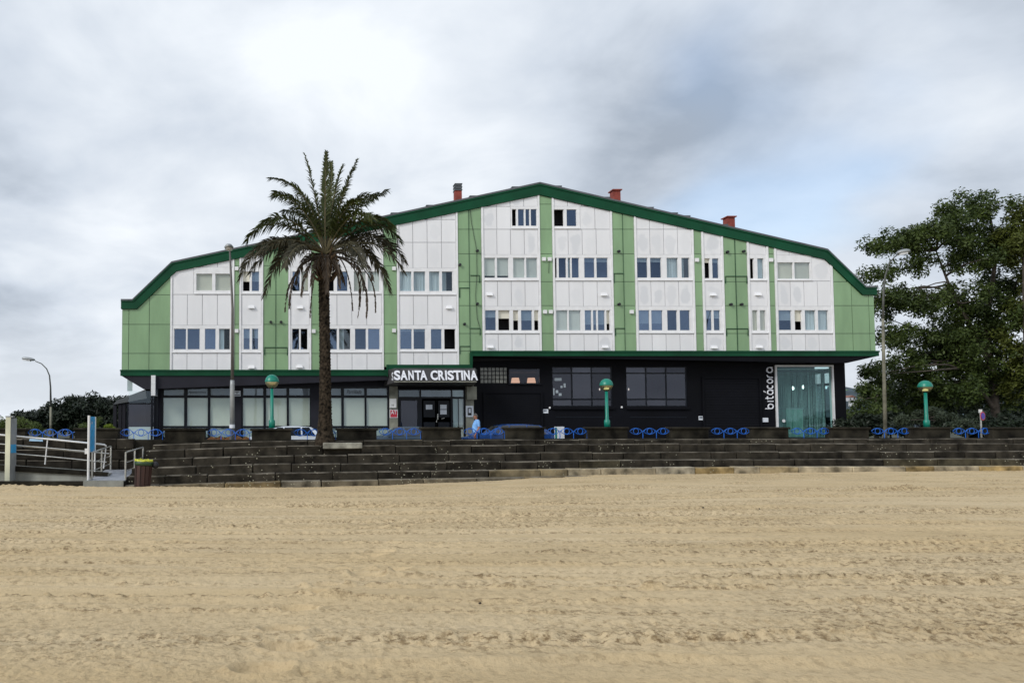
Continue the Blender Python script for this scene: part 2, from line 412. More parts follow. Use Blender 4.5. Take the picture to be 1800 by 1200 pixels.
white_bay(1365.5, 1467.5, 4, [('s', 586.5), ('w', 538.5, 545, 580, [(1369, 1391.5, 'p.5'), (1397, 1410, 'h.55'), (1415, 1434, 'c'), (1438, 1456, 'c')]),
    ('s', 494), ('w', 448.5, 461, 490, [(1367, 1394, 'm1'), (1396.5, 1424, 'm1')], 1364, 1427), ('s', None)], 617)
green_bay([952, 974], RC); green_bay([1080, 1099, 1119], RC); green_bay([1223.5, 1237.5], RC)
green_bay([1275.5, 1296.5, 1317.5], RC); green_bay([1355, 1365.5], RC); green_bay([1467.5, 1500, 1530, 1539.5], RC)
# --- left-hand half, half a storey lower
white_bay(299, 411.5, 4, [('s', 620.5), ('w', 571.5, 577.5, 614, [(306, 327, 'g'), (329.5, 351, 'g'), (360, 379, 'g'), (385, 404, 'k')]),
    ('s', 517.5), ('w', 470, 481, 510.5, [(345, 373, 'm1'), (378.5, 405, 'm1')], 340.5, 409), ('s', None)], 650)
white_bay(420.5, 462.5, 1, [('s', 620.5), ('w', 571.5, 577.5, 614, [(428, 439, 'p.45'), (443, 454, 'p.45')]),
    ('s', 517.5), ('w', 470, 477, 511.5, [(427, 439, 'h.5'), (442.5, 455.5, 'p.5')]), ('s', None)], 650)
white_bay(507, 547, 1, [('s', 620.5), ('w', 571.5, 577.5, 614, [(513.5, 526, 'g'), (528.5, 540.5, 'g')]),
    ('s', 517.5), ('w', 470, 477, 511.5, [(514, 527, 'p.3'), (529.5, 542, 'm.94')]), ('s', None)], 650)
white_bay(563, 674.5, 4, [('s', 620.5), ('w', 571.5, 577.5, 614, [(569, 592.5, 'g'), (596, 616, 'k'), (624, 643.5, 'g'), (647, 667.5, 'g')]),
    ('s', 517.5), ('w', 470, 477, 511.5, [(577, 587, 'h.2'), (592.5, 611, 'p.2'), (622, 643, 'm.96'), (646.5, 667, 'b.97')]), ('s', 426), ('s', None)], 650)
white_bay(698.5, 806.5, 4, [('s', 619), ('w', 571.5, 578, 613.5, [(703.6, 724, 'p.12'), (727, 747.5, 'p.12'), (757.5, 776.5, 'g'), (781, 800.5, 'o')]),
    ('s', 519), ('w', 471.5, 477, 511.5, [(703, 723.5, 'c'), (727, 747.5, 'c'), (754.5, 772.5, 'c'), (777, 795.5, 'k')]), ('s', 426), ('s', 386), ('s', None)], 641)
green_bay([214, 226, 262, 299], LC); green_bay([411.5, 420.5], LC); green_bay([462.5, 484.7, 507], LC); green_bay([547, 563], LC); green_bay([674.5, 698.5], [645] + LC[1:])
green_bay([806.5, 826.5], [641, 617] + RC[1:]); green_bay([826.5, 848.5], RC)
# --- interior slot, end walls, back wall
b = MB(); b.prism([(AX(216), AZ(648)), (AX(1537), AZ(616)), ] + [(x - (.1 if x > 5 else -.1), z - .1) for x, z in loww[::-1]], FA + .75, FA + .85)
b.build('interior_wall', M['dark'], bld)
for xa, xb, za, zr in ((AX(214), AX(214) + .12, AZ(655), loww[0][1]), (AX(1539.5) - .12, AX(1539.5), AZ(622), loww[-1][1])):
    MB().box(xa, xb, FA + .11, FA + 14, za, zr).build('end_wall', M['green'], bld)
MB().prism([(AX(216), 0), (AX(1537), 0)] + [(x, z) for x, z in loww[::-1]], FA + 13.8, FA + 14).build('back_wall', M['green'], bld)
# --- roof and its deep green verge board
rf = MB()
for i in range(len(outw) - 1):
    (x0, z0), (x1, z1) = outw[i], outw[i + 1]
    rf.hexa([(x0, FA - .12, z0 - .06), (x1, FA - .12, z1 - .06), (x1, FA + 14.2, z1 - .06), (x0, FA + 14.2, z0 - .06)],
            [(x0, FA - .12, z0 + .035), (x1, FA - .12, z1 + .035), (x1, FA + 14.2, z1 + .035), (x0, FA + 14.2, z0 + .035)])
roof = rf.build('roof', M['roof'], bld)
vg = MB(); ve = MB()
for i in range(len(outw) - 1):
    a, b2, c, d = loww[i], loww[i + 1], outw[i + 1], outw[i]
    t0 = .80
    la = (a[0] + (d[0] - a[0]) * .13, a[1] + (d[1] - a[1]) * .13); lb = (b2[0] + (c[0] - b2[0]) * .13, b2[1] + (c[1] - b2[1]) * .13)
    ua = (a[0] + (d[0] - a[0]) * .78, a[1] + (d[1] - a[1]) * .78); ub = (b2[0] + (c[0] - b2[0]) * .78, b2[1] + (c[1] - b2[1]) * .78)
    vg.prism([la, lb, ub, ua], FA - .07, FA + .2)
    ve.prism([a, b2, lb, la], FA - .10, FA + .2)
    ve.prism([ua, ub, (c[0], c[1] - .062), (d[0], d[1] - .062)], FA - .11, FA + .2)
vb = vg.build('verge_board', M['dgreen'], bld); ve.build('verge_lip', M['dgreen'], vb)
                      # ridge tiles and loose sheets showing above the verge
for x in (560, 700, 762, 838, 912, 975, 1060, 1136, 1178, 1200, 1266):
    z = 322 + (948 - x) * .2152 if x < 948 else 322 + (x - 948) * .2317
    p = at(x, z, FA + .6); MB().box(p.x - .45, p.x + .35, FA + .4, FA + .9, p.z - .05, p.z + .008).build('roof_flashing', M['roof'], roof)
def chimney(x0, x1, yt, yb, louver):
    Y = FA + 2.2; a = at(x0, yb, Y); c = at(x1, yt, Y); w = c.x - a.x; xm = (a.x + c.x) / 2
    m = MB(); top = c.z - (.45 if louver else .06)
    m.box(xm - w * .44, xm + w * .44, Y, Y + w, a.z - 1.0, top)
    ch = m.build('chimney', M['brick'], roof)
    if louver:
        k = MB()
        for i in range(5): k.box(xm - w * (.5 - .06 * (i % 2)), xm + w * (.5 - .06 * (i % 2)), Y - .05, Y + w + .05, top + .02 + i * .09, top + .075 + i * .09)
        k.box(xm - w * .3, xm + w * .3, Y + .1, Y + w - .1, top, top + .45)
        k.build('chimney_cowl', M['roof'], ch)
    else:
        MB().box(xm - w * .58, xm + w * .58, Y - .1, Y + w + .1, top, top + .06).build('chimney_cap', M['brick'], ch)
chimney(799.5, 812.5, 322, 352, True); chimney(1077.5, 1091.5, 333, 354, False); chimney(1278.5, 1292.5, 380, 400, False)
# --- floor bands
fb = MB()
fb.box(AX(213), AX(681), FA - .16, FA + .1, AZ(660.5), AZ(651)); fb.box(AX(213) - .02, AX(681), FA - .20, FA - .16, AZ(652.5), AZ(650))
fb.build('floor_band', M['dgreen'], bld)
fb = MB(); fb.box(AX(827), AX(1541), FA - .16, FA + .1, AZ(626), AZ(617.6)); fb.box(AX(827), AX(1541) + .02, FA - .20, FA - .16, AZ(619.4), AZ(616.8))
fb.build('floor_band', M['dgreen'], bld)
fb = MB(); fb.box(AX(681) + .003, AX(829), FA - .165, FA + .1, AZ(650), AZ(641)); fb.box(AX(825), AX(829.5), FA - .17, FA + .1, AZ(641), AZ(620)); fb.box(AX(679), AX(681), FA - .19, FA + .1, AZ(662), AZ(641))
fb.build('floor_band', M['dgreen'], bld)
# --- soffits that slope down to the recessed ground floor
sf = MB()
zL, zR = AZ(660.5), AZ(626)
sf.hexa([(AX(254), FA - .1, AZ(684)), (AX(832), FA - .1, AZ(662)), (AX(832), FA + 13, AZ(662)), (AX(254), FA + 13, AZ(684))],
        [(AX(213) + .05, FA - .1, zL), (AX(832), FA - .1, zL + .02), (AX(832), FA + 13, zL + .02), (AX(213) + .05, FA + 13, zL)])
sf.build('soffit', M['grey'], bld)
sf = MB()
sf.hexa([(AX(832), FA - .1, zR - .02), (AX(1486), FA - .1, AZ(638)), (AX(1486), FA + 13, AZ(638)), (AX(832), FA + 13, zR - .02)],
        [(AX(832), FA - .1, zR), (AX(1541), FA - .1, zR + .01), (AX(1541), FA + 13, zR + .01), (AX(832), FA + 13, zR)])
sf.build('soffit', M['black'], bld)
# --- vents, hoods, alarm boxes, gas pipes
for x, y in ((442, 540), (442, 645.5), (527.5, 540.6), (526.6, 644.5), (789.6, 540.7), (860.7, 517.5), (862, 609.7), (1062, 518), (1063.8, 609.7), (1253.6, 518), (1255.6, 610.5), (1333, 517.4), (1335, 609.7)):
    p = at(x, y, FA - .05); m = MB()
    m.hexa([(p.x - .18, FA - .13, p.z - .06), (p.x + .18, FA - .13, p.z - .06), (p.x + .18, FA + .01, p.z - .06), (p.x - .18, FA + .01, p.z - .06)],
           [(p.x - .16, FA - .05, p.z + .09), (p.x + .16, FA - .05, p.z + .09), (p.x + .16, FA + .01, p.z + .09), (p.x - .16, FA + .01, p.z + .09)])
    m.build('vent_hood', M['wframe'], bld)
for x, y in ((416, 581.5), (416, 472), (551.4, 582), (692.6, 581), (692.6, 472), (956, 455.5), (966, 455.5), (958, 548), (968, 548), (1110.3, 548), (1224.8, 457), (1355, 457)):
    p = at(x, y, FA - .05); MB().box(p.x - .10, p.x + .10, FA - .11, FA + .01, p.z - .10, p.z + .10).build('extractor_box', M['wframe'], bld)
for x, y in ((476, 566), (494, 566), (839, 441), (808.3, 465.5), (839, 534), (816.5, 569.5), (1087.6, 442), (1088, 534.7), (1278.5, 443), (1307, 442), (1284.6, 535), (1303.4, 535)):
    p = at(x, y, FA - .05); m = MB(); n0 = len(m.v)
    m.tube([(p.x, FA + .02, p.z), (p.x, FA - .14, p.z)], .075, 12); m.build('flue_pipe', M['ink'], bld)
def px_path(pts, Y): return [at(x, y, Y) for x, y in pts]
for x, yb, yt in ((484.7, 649, 447), (826.5, 617, 360), (1098.5, 617, 379), (1296.5, 617, 421)):
    m = MB(); X = AX(x, 612); m.tube([(X, FA - .03, AZ(yb)), (X, FA - .03, roofz(X) - .02)], .010, 6); m.build('gas_pipe', M['dgreen'], bld)
for pts in ([(465, 624), (465, 610.5), (505, 610.5), (505, 624)], [(808, 523), (808, 506), (825, 506)], [(827, 484), (843, 484), (843, 497)], [(827, 577), (844, 577), (844, 589)], [(808.5, 622), (808.5, 608.5), (826, 608.5)],
            [(1079.5, 497), (1079.5, 480.5), (1096, 480.5)], [(1081.8, 590), (1081.8, 577), (1098, 577)], [(1275.5, 498), (1275.5, 485.5), (1313, 485.5), (1313, 498)], [(1277.5, 590), (1277.5, 577.5), (1315, 577.5), (1315, 590)]):
    MB().tube(px_path(pts, FA - .03), .022, 6).build('gas_pipe', M['dgreen'], bld)
MB().tube(px_path([(824.5, 350), (829, 392), (838, 440), (838.5, 480), (836, 520), (839, 560), (845, 580)], FA - .04), .012, 5).build('loose_cable', M['ink'], bld)
MB().tube(px_path([(965.5, 458), (965, 470), (964.5, 480)], FA - .04), .012, 5).build('loose_cable', M['ink'], bld)

# ================================================================ ground floor
def GX(x, y=700): return at(x, y, FG).x
def GZ(y): return AZ(y, FG)
def holed(mb, x0, x1, z0, z1, y0, y1, holes):
    xs = sorted({x0, x1} | {h[0] for h in holes} | {h[1] for h in holes}); xs = [x for x in xs if x0 <= x <= x1]
    for i in range(len(xs) - 1):
        a, b_ = xs[i], xs[i + 1]; m_ = (a + b_) / 2
        hs = sorted([(h[2], h[3]) for h in holes if h[0] < m_ < h[1]]); z = z0
        for h in hs:
            if h[0] > z + 1e-3: mb.box(a, b_, y0, y1, z, h[0])
            z = h[1]
        if z1 > z + 1e-3: mb.box(a, b_, y0, y1, z, z1)
    return mb
def unit(name, holes_px, panes, depth=.06, glassmat='shop', parent=None, fmat='alu', yback=None):
    """a framed opening: the frame is the unit rectangle minus its panes (px); panes = (x0, x1, y0, y1, film or None)"""
    a, b_, yt, yb = holes_px; ym = (yt + yb) / 2
    ph = [(GX(p[0], ym), GX(p[1], ym), GZ(p[3]), GZ(p[2])) for p in panes]
    fr = holed(MB(), GX(a, ym), GX(b_, ym), GZ(yb), GZ(yt), FG + .03, FG + .03 + depth, ph)
    w = fr.build(name, M[fmat], parent or bld)
    for p, h in zip(panes, ph):
        MB().box(h[0] - .01, h[1] + .01, FG + .05, FG + .056, h[2] - .01, h[3] + .01).build('pane', M[p[5] if len(p) > 5 else glassmat], w)
        if p[4]: MB().box(h[0] - .03, h[1] + .03, FG + .13, FG + .14, h[2] - .03, h[3] + .03).build('window_film', M[p[4]], w)
    return w
G1 = (284, 407.5, 679.5, 771); G2 = (424, 546.5, 679, 771); G3 = (564, 683, 678.5, 771)
def hole(g, pad=0): ym = (g[2] + g[3]) / 2; return (GX(g[0], ym), GX(g[1], ym), GZ(g[3]), GZ(g[2]))
hl = [hole(G1), hole(G2), hole(G3)]
holed(MB(), GX(277), GX(684), -.15, GZ(650), FG, FG + .25, hl).build('wall', M['grey'], bld)
for g, cols in ((G1, ((287, 323.5), (329, 365), (369.5, 405.5))), (G2, ((427, 463), (467.5, 504), (508, 544.5))), (G3, ((566.5, 600), (604.5, 641), (644.5, 681)))):
    pn = []
    for a, b_ in cols: pn += [(a + .6, b_ - .6, 682.5, 694.5, 'transom'), (a, b_, 699, 748.2, 'shopblind'), (a, b_, 751.5, 768, 'frost')]
    unit('shop_window', g, pn)
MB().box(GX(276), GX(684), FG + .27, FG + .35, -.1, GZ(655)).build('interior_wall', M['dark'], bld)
# --- entrance
def pilaster(x0, x1, yt, mat='beige'):
    MB().box(GX(x0), GX(x1), FG - .05, FG + .3, -.1, GZ(yt)).build('pilaster', M[mat], bld)
pilaster(684.2, 699, 672); pilaster(818.5, 832.5, 672)
MB().box(GX(819), GX(836), FG - .28, FG - .06, GZ(702.5), GZ(679.5)).build('concrete_box', M['beige'], bld)
MB().box(GX(699), GX(818.5), FG - .02, FG + .3, GZ(684), GZ(655)).build('lintel', M['black'], bld)
ent = unit('entrance_screen', (699.2, 818.4, 684, 772), [(701.5, 738, 685.5, 697, 'transom'), (740.8, 793.5, 685.5, 697, 'transom'), (796, 815.2, 685.5, 697, 'frost'), (705, 733.5, 704, 766, None, 'smoke'), (796.5, 806.5, 700.5, 768, 'frost'), (807, 815.2, 700.5, 768, 'blind')], glassmat='shop')
for a, b_ in ((742, 767.2), (767.6, 792.5)):
    ca, cb = a + 2.8, b_ - 2.2
    d = unit('door', (a, b_, 700.5, 771), [(ca, cb, 704, 733, 'transom', 'smoke'), (ca, cb, 741.5, 766, 'transom', 'smoke')], depth=.02, parent=ent)
    if a > 760: MB().tube([at(769.5, 727, FG - .05), at(769.5, 737, FG - .05)], .03, 8).build('handle', M['inox'], d)
    else: MB().tube([at(768, 738, FG - .04), at(767.2, 742, FG - .04)], .02, 8).build('handle', M['inox'], d)
    MB()
MB().tube([at(776, 736, FG - .03), at(781.5, 734.5, FG - .03)], .022, 8).build('handle', M['inox'], ent)
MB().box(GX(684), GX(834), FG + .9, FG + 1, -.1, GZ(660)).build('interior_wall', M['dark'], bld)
# --- black right-hand half
BG = (843.5, 893, 644.5, 674.5); LW = (895, 949.5, 648, 673.5); W1 = (971, 1076.5, 644.5, 714); W2 = (1101, 1208, 644.5, 714); EN = (1362.5, 1467, 641, 790)
holed(MB(), GX(832.6), GX(1487), -.15, GZ(620), FG, FG + .25, [hole(g) for g in (BG, LW, W1, W2, EN)]).build('wall', M['black'], bld)
MB().box(GX(1487) - .25, GX(1487), FG + .26, FG + .9, -.1, GZ(630)).build('side_wall', M['black'], bld)
MB().box(GX(1487) - .25, GX(1487), FG + 2.5, FG + 12, -.1, GZ(630)).build('side_wall', M['black'], bld)
MB().box(GX(1487) - .25, GX(1487), FG + .9, FG + 2.5, -.1, 1.6).build('side_wall', M['black'], bld)
gb = MB().box(GX(843.5), GX(893), FG + .2, FG + .24, GZ(674.5), GZ(644.5)).build('glass_block_screen', M['alu'], bld)
M['gblock'] = pmat('cloudy glass block', (.20, .20, .17), .12, .35, 9, objvar=.2)
ws = (892.5 - 844.5) / 7
for i in range(7):
    for j in range(4):
        x0 = 845.2 + ws * i; y0 = 646 + 7 * j
        MB().box(GX(x0, 660), GX(x0 + ws - 1.6, 660), FG + .08, FG + .2, GZ(y0 + 5.5), GZ(y0)).build('glass_block', M['gblock'], gb)
lw = unit('window', LW, [(895.6, 949, 648.6, 672.8, None, 'smoke')], parent=bld)
MB().box(GX(894), GX(951), FG - .1, FG, GZ(675.5), GZ(674)).build('sill', M['alu'], lw)
for g in (W1, W2):
    w3 = (g[1] - g[0]); pn = []
    for i in range(3):
        a = g[0] + 1 + i * (w3 - 1) / 3; b_ = a + (w3 - 1) / 3 - 2.4
        pn += [(a, b_, 646, 654.5, None), (a, b_, 657, 700, None), (a, b_, 703, 712.5, None)]
    unit('window', g, pn, glassmat='smoke', depth=.10)
    MB().box(GX(g[0] - 1), GX(g[1] + 2), FG - .12, FG + .02, GZ(719), GZ(715)).build('sill', M['black'], bld)
    MB().box(GX(g[0] + 5), GX(g[1] - 2), FG - .02, FG, GZ(734), GZ(732)).build('plinth_line', M['alu'], bld)
def roller(x0, x1, yt, yb):
    m = MB(); z = GZ(yb); zt = GZ(yt); n = 26
    for i in range(n):
        a = z + (zt - z) * i / n; h = (zt - z) / n
        m.hexa([(GX(x0), FG - .05, a), (GX(x1), FG - .05, a), (GX(x1), FG - .003, a), (GX(x0), FG - .003, a)],
               [(GX(x0), FG - .02, a + h * .97), (GX(x1), FG - .02, a + h * .97), (GX(x1), FG - .003, a + h * .97), (GX(x0), FG - .003, a + h * .97)])
    o = m.build('roller_shutter', M['black'], bld)
    fr = MB(); fr.box(GX(x0) - .1, GX(x0), FG - .09, FG - .002, -.1, zt + .1); fr.box(GX(x1), GX(x1) + .1, FG - .09, FG - .002, -.1, zt + .1); fr.box(GX(x0), GX(x1), FG - .09, FG - .002, zt, zt + .1)
    fr.build('shutter_guide', M['black'], o)
roller(852, 950, 691, 785); roller(1237, 1334, 665, 785)
# back of the bar behind the black windows, with a few chairs, shelves and lit lampshades
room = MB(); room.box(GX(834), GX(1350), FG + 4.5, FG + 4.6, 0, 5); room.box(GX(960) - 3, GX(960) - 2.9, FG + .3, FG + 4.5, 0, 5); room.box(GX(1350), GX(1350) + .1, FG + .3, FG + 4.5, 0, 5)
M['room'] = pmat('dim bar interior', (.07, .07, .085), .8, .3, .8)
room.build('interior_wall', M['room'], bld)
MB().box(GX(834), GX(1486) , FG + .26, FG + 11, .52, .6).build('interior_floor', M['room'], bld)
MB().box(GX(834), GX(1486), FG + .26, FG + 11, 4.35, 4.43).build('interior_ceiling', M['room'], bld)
# --- glazed entrance with white frame and a beaded teal curtain
yt, yb = 641.5, 790
fr = MB(); xa, xb = GX(1363.2, 700), GX(1466, 700)
fr.box(xa, xa + .10, FG - .06, FG + .2, -.05, GZ(yt)); fr.box(xb - .10, xb, FG - .06, FG + .2, -.05, GZ(yt)); fr.box(xa + .1, xb - .1, FG - .06, FG + .2, GZ(yt) - .10, GZ(yt))
gd = fr.build('glazed_entrance', M['wmetal'], bld)
MB().box(xa + .1, xb - .1, FG + .05, FG + .06, 0, GZ(yt) - .1).build('pane', M['teal'], gd)
MB().tube([(xa + .4, FG - .06, GZ(739.5)), (xa + .4, FG - .03, GZ(739.5))], .09, 16).build('handle', M['wmetal'], gd)
M['strand'] = pmat('beaded strands', (.42, .50, .50), .5, .3, 20)
n = 46
for i in range(n):
    x = xa + .2 + (xb - xa - .4) * (i + .5) / n + random.uniform(-.012, .012)
    MB().tube([(x, FG + .45 + .02 * math.sin(i), .55), (x, FG + .45 + .02 * math.sin(i), GZ(yt) - .22)], .013, 4).build('curtain_strand', M['strand'], gd)
MB().tube([(xa + .15, FG + .45, GZ(yt) - .2), (xb - .15, FG + .45, GZ(yt) - .2)], .025, 6).build('curtain_rail', M['wmetal'], gd)
M['tealwall'] = pmat('teal lobby wall', (.22, .30, .30), .7, .15, .6)
lob = MB(); lob.box(xa - .8, xb + .9, FG + 4.4, FG + 4.5, 0, 5); lob.box(xa - .75, xa - .65, FG + .3, FG + 4.4, 0, 5)
lob.build('lobby_wall', M['tealwall'], bld)
# ================================================================ things inside and on the building
def text_mesh(txt, shear=0.0, bold=0.0, ext=.02):
    cu = bpy.data.curves.new('lettering', 'FONT'); cu.body = txt; cu.size = 1; cu.shear = shear; cu.offset = bold; cu.extrude = ext; cu.resolution_u = 6
    ob = bpy.data.objects.new('lettering', cu); C.objects.link(ob)
    dg = bpy.context.evaluated_depsgraph_get(); me = bpy.data.meshes.new_from_object(ob.evaluated_get(dg))
    bpy.data.objects.remove(ob); return me
def put_text(txt, x0, x1, z0, z1, Y, mat, parent, name='lettering', shear=0.0, bold=0.0, thick=.02):
    me = text_mesh(txt, shear, bold, .5)
    v = np.array([p.co[:] for p in me.vertices]); lo, hi = v.min(0), v.max(0)
    for p in me.vertices:
        c = (np.array(p.co[:]) - lo) / np.maximum(hi - lo, 1e-6)
        p.co = (x0 + c[0] * (x1 - x0), Y - c[2] * thick, z0 + c[1] * (z1 - z0))
    me.materials.clear(); me.materials.append(mat)
    o = bpy.data.objects.new(name, me); C.objects.link(o)
    if parent is not None: adopt(o, parent)
    return o
def gtext(txt, x0, x1, yt, yb, mat='ink', parent=None, shear=.0, off=.012, bold=0.0, name='lettering', Y=None):
    Y = FG if Y is None else Y; ym = (yt + yb) / 2
    return put_text(txt, at(x0, ym, Y).x, at(x1, ym, Y).x, AZ(yb, Y), AZ(yt, Y), Y - off, M[mat], parent, name, shear, bold, .004)
gtext('Apartamentos', 331, 362.5, 686.5, 692, parent=bld, shear=.35, off=-.024)
gtext('Parrillada', 609.5, 635.5, 685, 691.5, parent=bld, shear=.35, off=-.024)
# lamps and furniture seen through the windows
M['warm'] = emit('lit lampshade', (1.0, .60, .36), 2.0)
M['cool'] = emit('lit pendant bulb', (.9, 1, .95), 2.5)
for x, lab in ((906, 'glowing warm lampshade in the small high window nearest the glass blocks'), (934, 'glowing warm lampshade in the small high window, farther from the glass blocks')):
    t = thing('table_lamp', lab, 'lamp', at(x, 673, FG + .9), 0, 'lit lampshades behind the small window'); p = t.location
    MB().lathe([(.24, .0), (.25, .02), (.20, .30), (.02, .31)], p, 18).build('lamp_shade', M['warm'], t, True)
    MB().lathe([(.05, -1.2), (.05, 0)], p, 8).build('lamp_base', M['ink'], t)
for x, y, Y, lab in ((1394, 682, FG + 2.4, 'bright pendant bulb behind the bead curtain, the left of two'), (1411.5, 680, FG + 2.4, 'bright pendant bulb behind the bead curtain, the right of two')):
    t = thing('pendant_lamp', lab, 'lamp', at(x, y, Y), 0, 'pendant bulbs in the glazed lobby'); p = t.location
    MB().lathe([(.02, -.12), (.06, -.06), (.06, .04), (.02, .12)], p, 10).build('bulb', M['cool'], t, True)
    MB().tube([p + Vector((0, 0, .12)), Vector((p.x, p.y, 4.35))], .008, 4).build('cord', M['ink'], t)
M['spark'] = emit('small lit lamp', (1, .9, .7), 2.0)
for x, y, w in ((1054, 684, 0), (1169.5, 683.5, 0), (1105, 684, 0)):
    p = at(x, y, FG + 3.2); t = thing('wall_lamp', {1054: 'tiny lit wall lamp behind the middle black window', 1169.5: 'tiny lit wall lamp between panes of the right black window', 1105: 'tiny lit wall lamp at the left edge of the right black window'}[x], 'lamp', p)
    MB().lathe([(.03, -.07), (.04, 0), (.03, .07)], p, 8).build('bulb', M['spark'], t); MB().box(p.x - .02, p.x + .02, p.y + .02, p.y + 1.1, p.z - .03, p.z).build('bracket', M['ink'], t)
M['chairgrey'] = pmat('pale bar stool', (.5, .55, .58), .4)
def stool(x, lab):
    p = at(x, 700, FG + 1.0); p.z = .6; t = thing('bar_stool', lab, 'stool', p, 0, 'pale stools behind the right black window')
    MB().box(p.x - .2, p.x + .2, p.y - .2, p.y + .2, 1.32, 1.37).build('seat', M['chairgrey'], t)
    for sx in (-1, 1):
        for sy in (-1, 1): MB().tube([(p.x + sx * .15, p.y + sy * .15, 1.32), (p.x + sx * .22, p.y + sy * .22, .6)], .016, 6).build('leg', M['chairgrey'], t)
    MB().tube([(p.x - .17, p.y + .18, 1.37), (p.x - .19, p.y + .24, 1.85), (p.x + .02, p.y + .24, 1.88)], .02, 6).build('backrest', M['chairgrey'], t)
stool(1152, 'pale bar stool behind the middle pane of the right black window'); stool(1186, 'pale bar stool behind the right pane of the right black window')
stool(1122, 'pale bar stool behind the left pane of the right black window')
# stickers on the left pane of the first black window
stk = thing('window_stickers', 'scattered pale stickers on the left pane of the first black window', 'sticker', at(980, 695, FG + .05))
M['stk'] = pmat('pale window stickers', (.36, .42, .46), .6)
for x, y, w, h in ((981, 666.5, 12, 5), (987, 679.5, 3.5, 4), (992.5, 677, 3.5, 7), (973.5, 688, 2, 12), (979, 688, 4.5, 5), (984.5, 693, 5, 4.5)):
    a, b_ = at(x - w / 2, y, FG + .048), at(x + w / 2, y, FG + .048); MB().box(a.x, b_.x, FG + .044, FG + .049, AZ(y + h / 2, FG), AZ(y - h / 2, FG)).build('sticker', M['stk'], stk)
# lobby counter
M['mint'] = pmat('mint lit counter', (.36, .80, .60), .5, .15, 2)
p = at(1398, 770, FG + 1.6); t = thing('reception_counter', 'mint green reception counter behind the bead curtain', 'counter', (p.x, p.y, .6))
zt = AZ(717, FG + 1.6); MB().box(p.x - .48, p.x + .48, p.y, p.y + .6, .6, zt - .06).build('front', M['mint'], t); MB().box(p.x - .52, p.x + .52, p.y - .04, p.y + .64, zt - .06, zt).build('top', M['frost'], t)
p = at(1377, 770, FG + 2.2); tag(MB().hexa([(p.x - .5, p.y, .6), (p.x + .55, p.y, .6), (p.x + .55, p.y + .2, .6), (p.x - .5, p.y + .2, .6)],
    [(p.x - .5, p.y, 2.6), (p.x + .55, p.y, 1.9), (p.x + .55, p.y + .2, 1.9), (p.x - .5, p.y + .2, 2.6)]).build('stair_balustrade', M['frost']), 'sloping frosted stair balustrade behind the glazed entrance', 'balustrade')
# side window of the lobby
fr = holed(MB(), FG + .9, FG + 2.5, 1.6, 4.6, GX(1487) - .2, GX(1487) - .05, [(FG + 1.0, FG + 1.6, 1.75, 3.6), (FG + 1.75, FG + 2.4, 1.75, 3.6), (FG + 1.0, FG + 1.6, 3.75, 4.5), (FG + 1.75, FG + 2.4, 3.75, 4.5)])
fr.v = [(y, x, z) for x, y, z in fr.v]; fr.f = [q[::-1] for q in fr.f]
sw = fr.build('side_window', M['alu'], bld)
MB().box(GX(1487) - .12, GX(1487) - .11, FG + .95, FG + 2.45, 1.65, 4.55).build('pane', M['shop'], sw)

# ---- canopy sign
CY = FA - 1.25
def CX(x, y=660): return at(x, y, CY).x
def CZ(y): return AZ(y, CY)
sg = thing('entrance_sign', 'dark grey canopy sign with white letters SANTA CRISTINA over the doors', 'sign', (CX(765), CY, CZ(672)))
M['signgrey'] = pmat('dark sign sheet', (.055, .053, .055), .5, .3, 1.5, .1)
x0, x1, z0, z1 = CX(692), CX(838), CZ(671.5), CZ(646.5)
m = MB()
m.hexa([(x0, CY, z0), (x1, CY, z0), (x1 + .28, FG - .05, z0 - .12), (x0 - .3, FG - .05, z0 - .12)], [(x0 + .05, CY + .22, z1), (x1 - .02, CY + .22, z1), (x1 + .28, FA - .22, z1 - .02), (x0 - .15, FA - .22, z1 - .02)])
m.build('canopy', M['signgrey'], sg)
MB().box(x0 + .02, x1 - .02, CY - .02, CY + .004, z0, z0 + .05).build('sign_edge', M['beige'], sg)
GL = [('S', 212, 312), ('A', 312, 428), ('N', 443, 530), ('T', 545, 650), ('A', 632, 748), ('C', 805, 918), ('R', 928, 1030), ('I', 1042, 1068), ('S', 1080, 1180), ('T', 1178, 1295), ('I', 1302, 1330), ('N', 1345, 1440), ('A', 1450, 1565)]
for ch, a, b_ in GL:
    a = 670 + a / 9.233; b_ = 670 + b_ / 9.233; zb, zt = CZ(668), CZ(650.6)
    o = put_text(ch, CX(a), CX(b_), zb, zt, CY - .02, M['letter'], sg, 'letter', 0, .035, .07)
    # lean the letters back with the face of the sign
    for p in o.data.vertices: p.co.y += (p.co.z - z0) * .20 / (z1 - z0)
o = put_text('S', x0 - .06, x0 - .015, CZ(668), CZ(654), CY, M['letter'], sg, 'letter', 0, .02, .03)
for p in o.data.vertices: p.co.y += (x0 - p.co.x) / .3 * 2.1 - .06

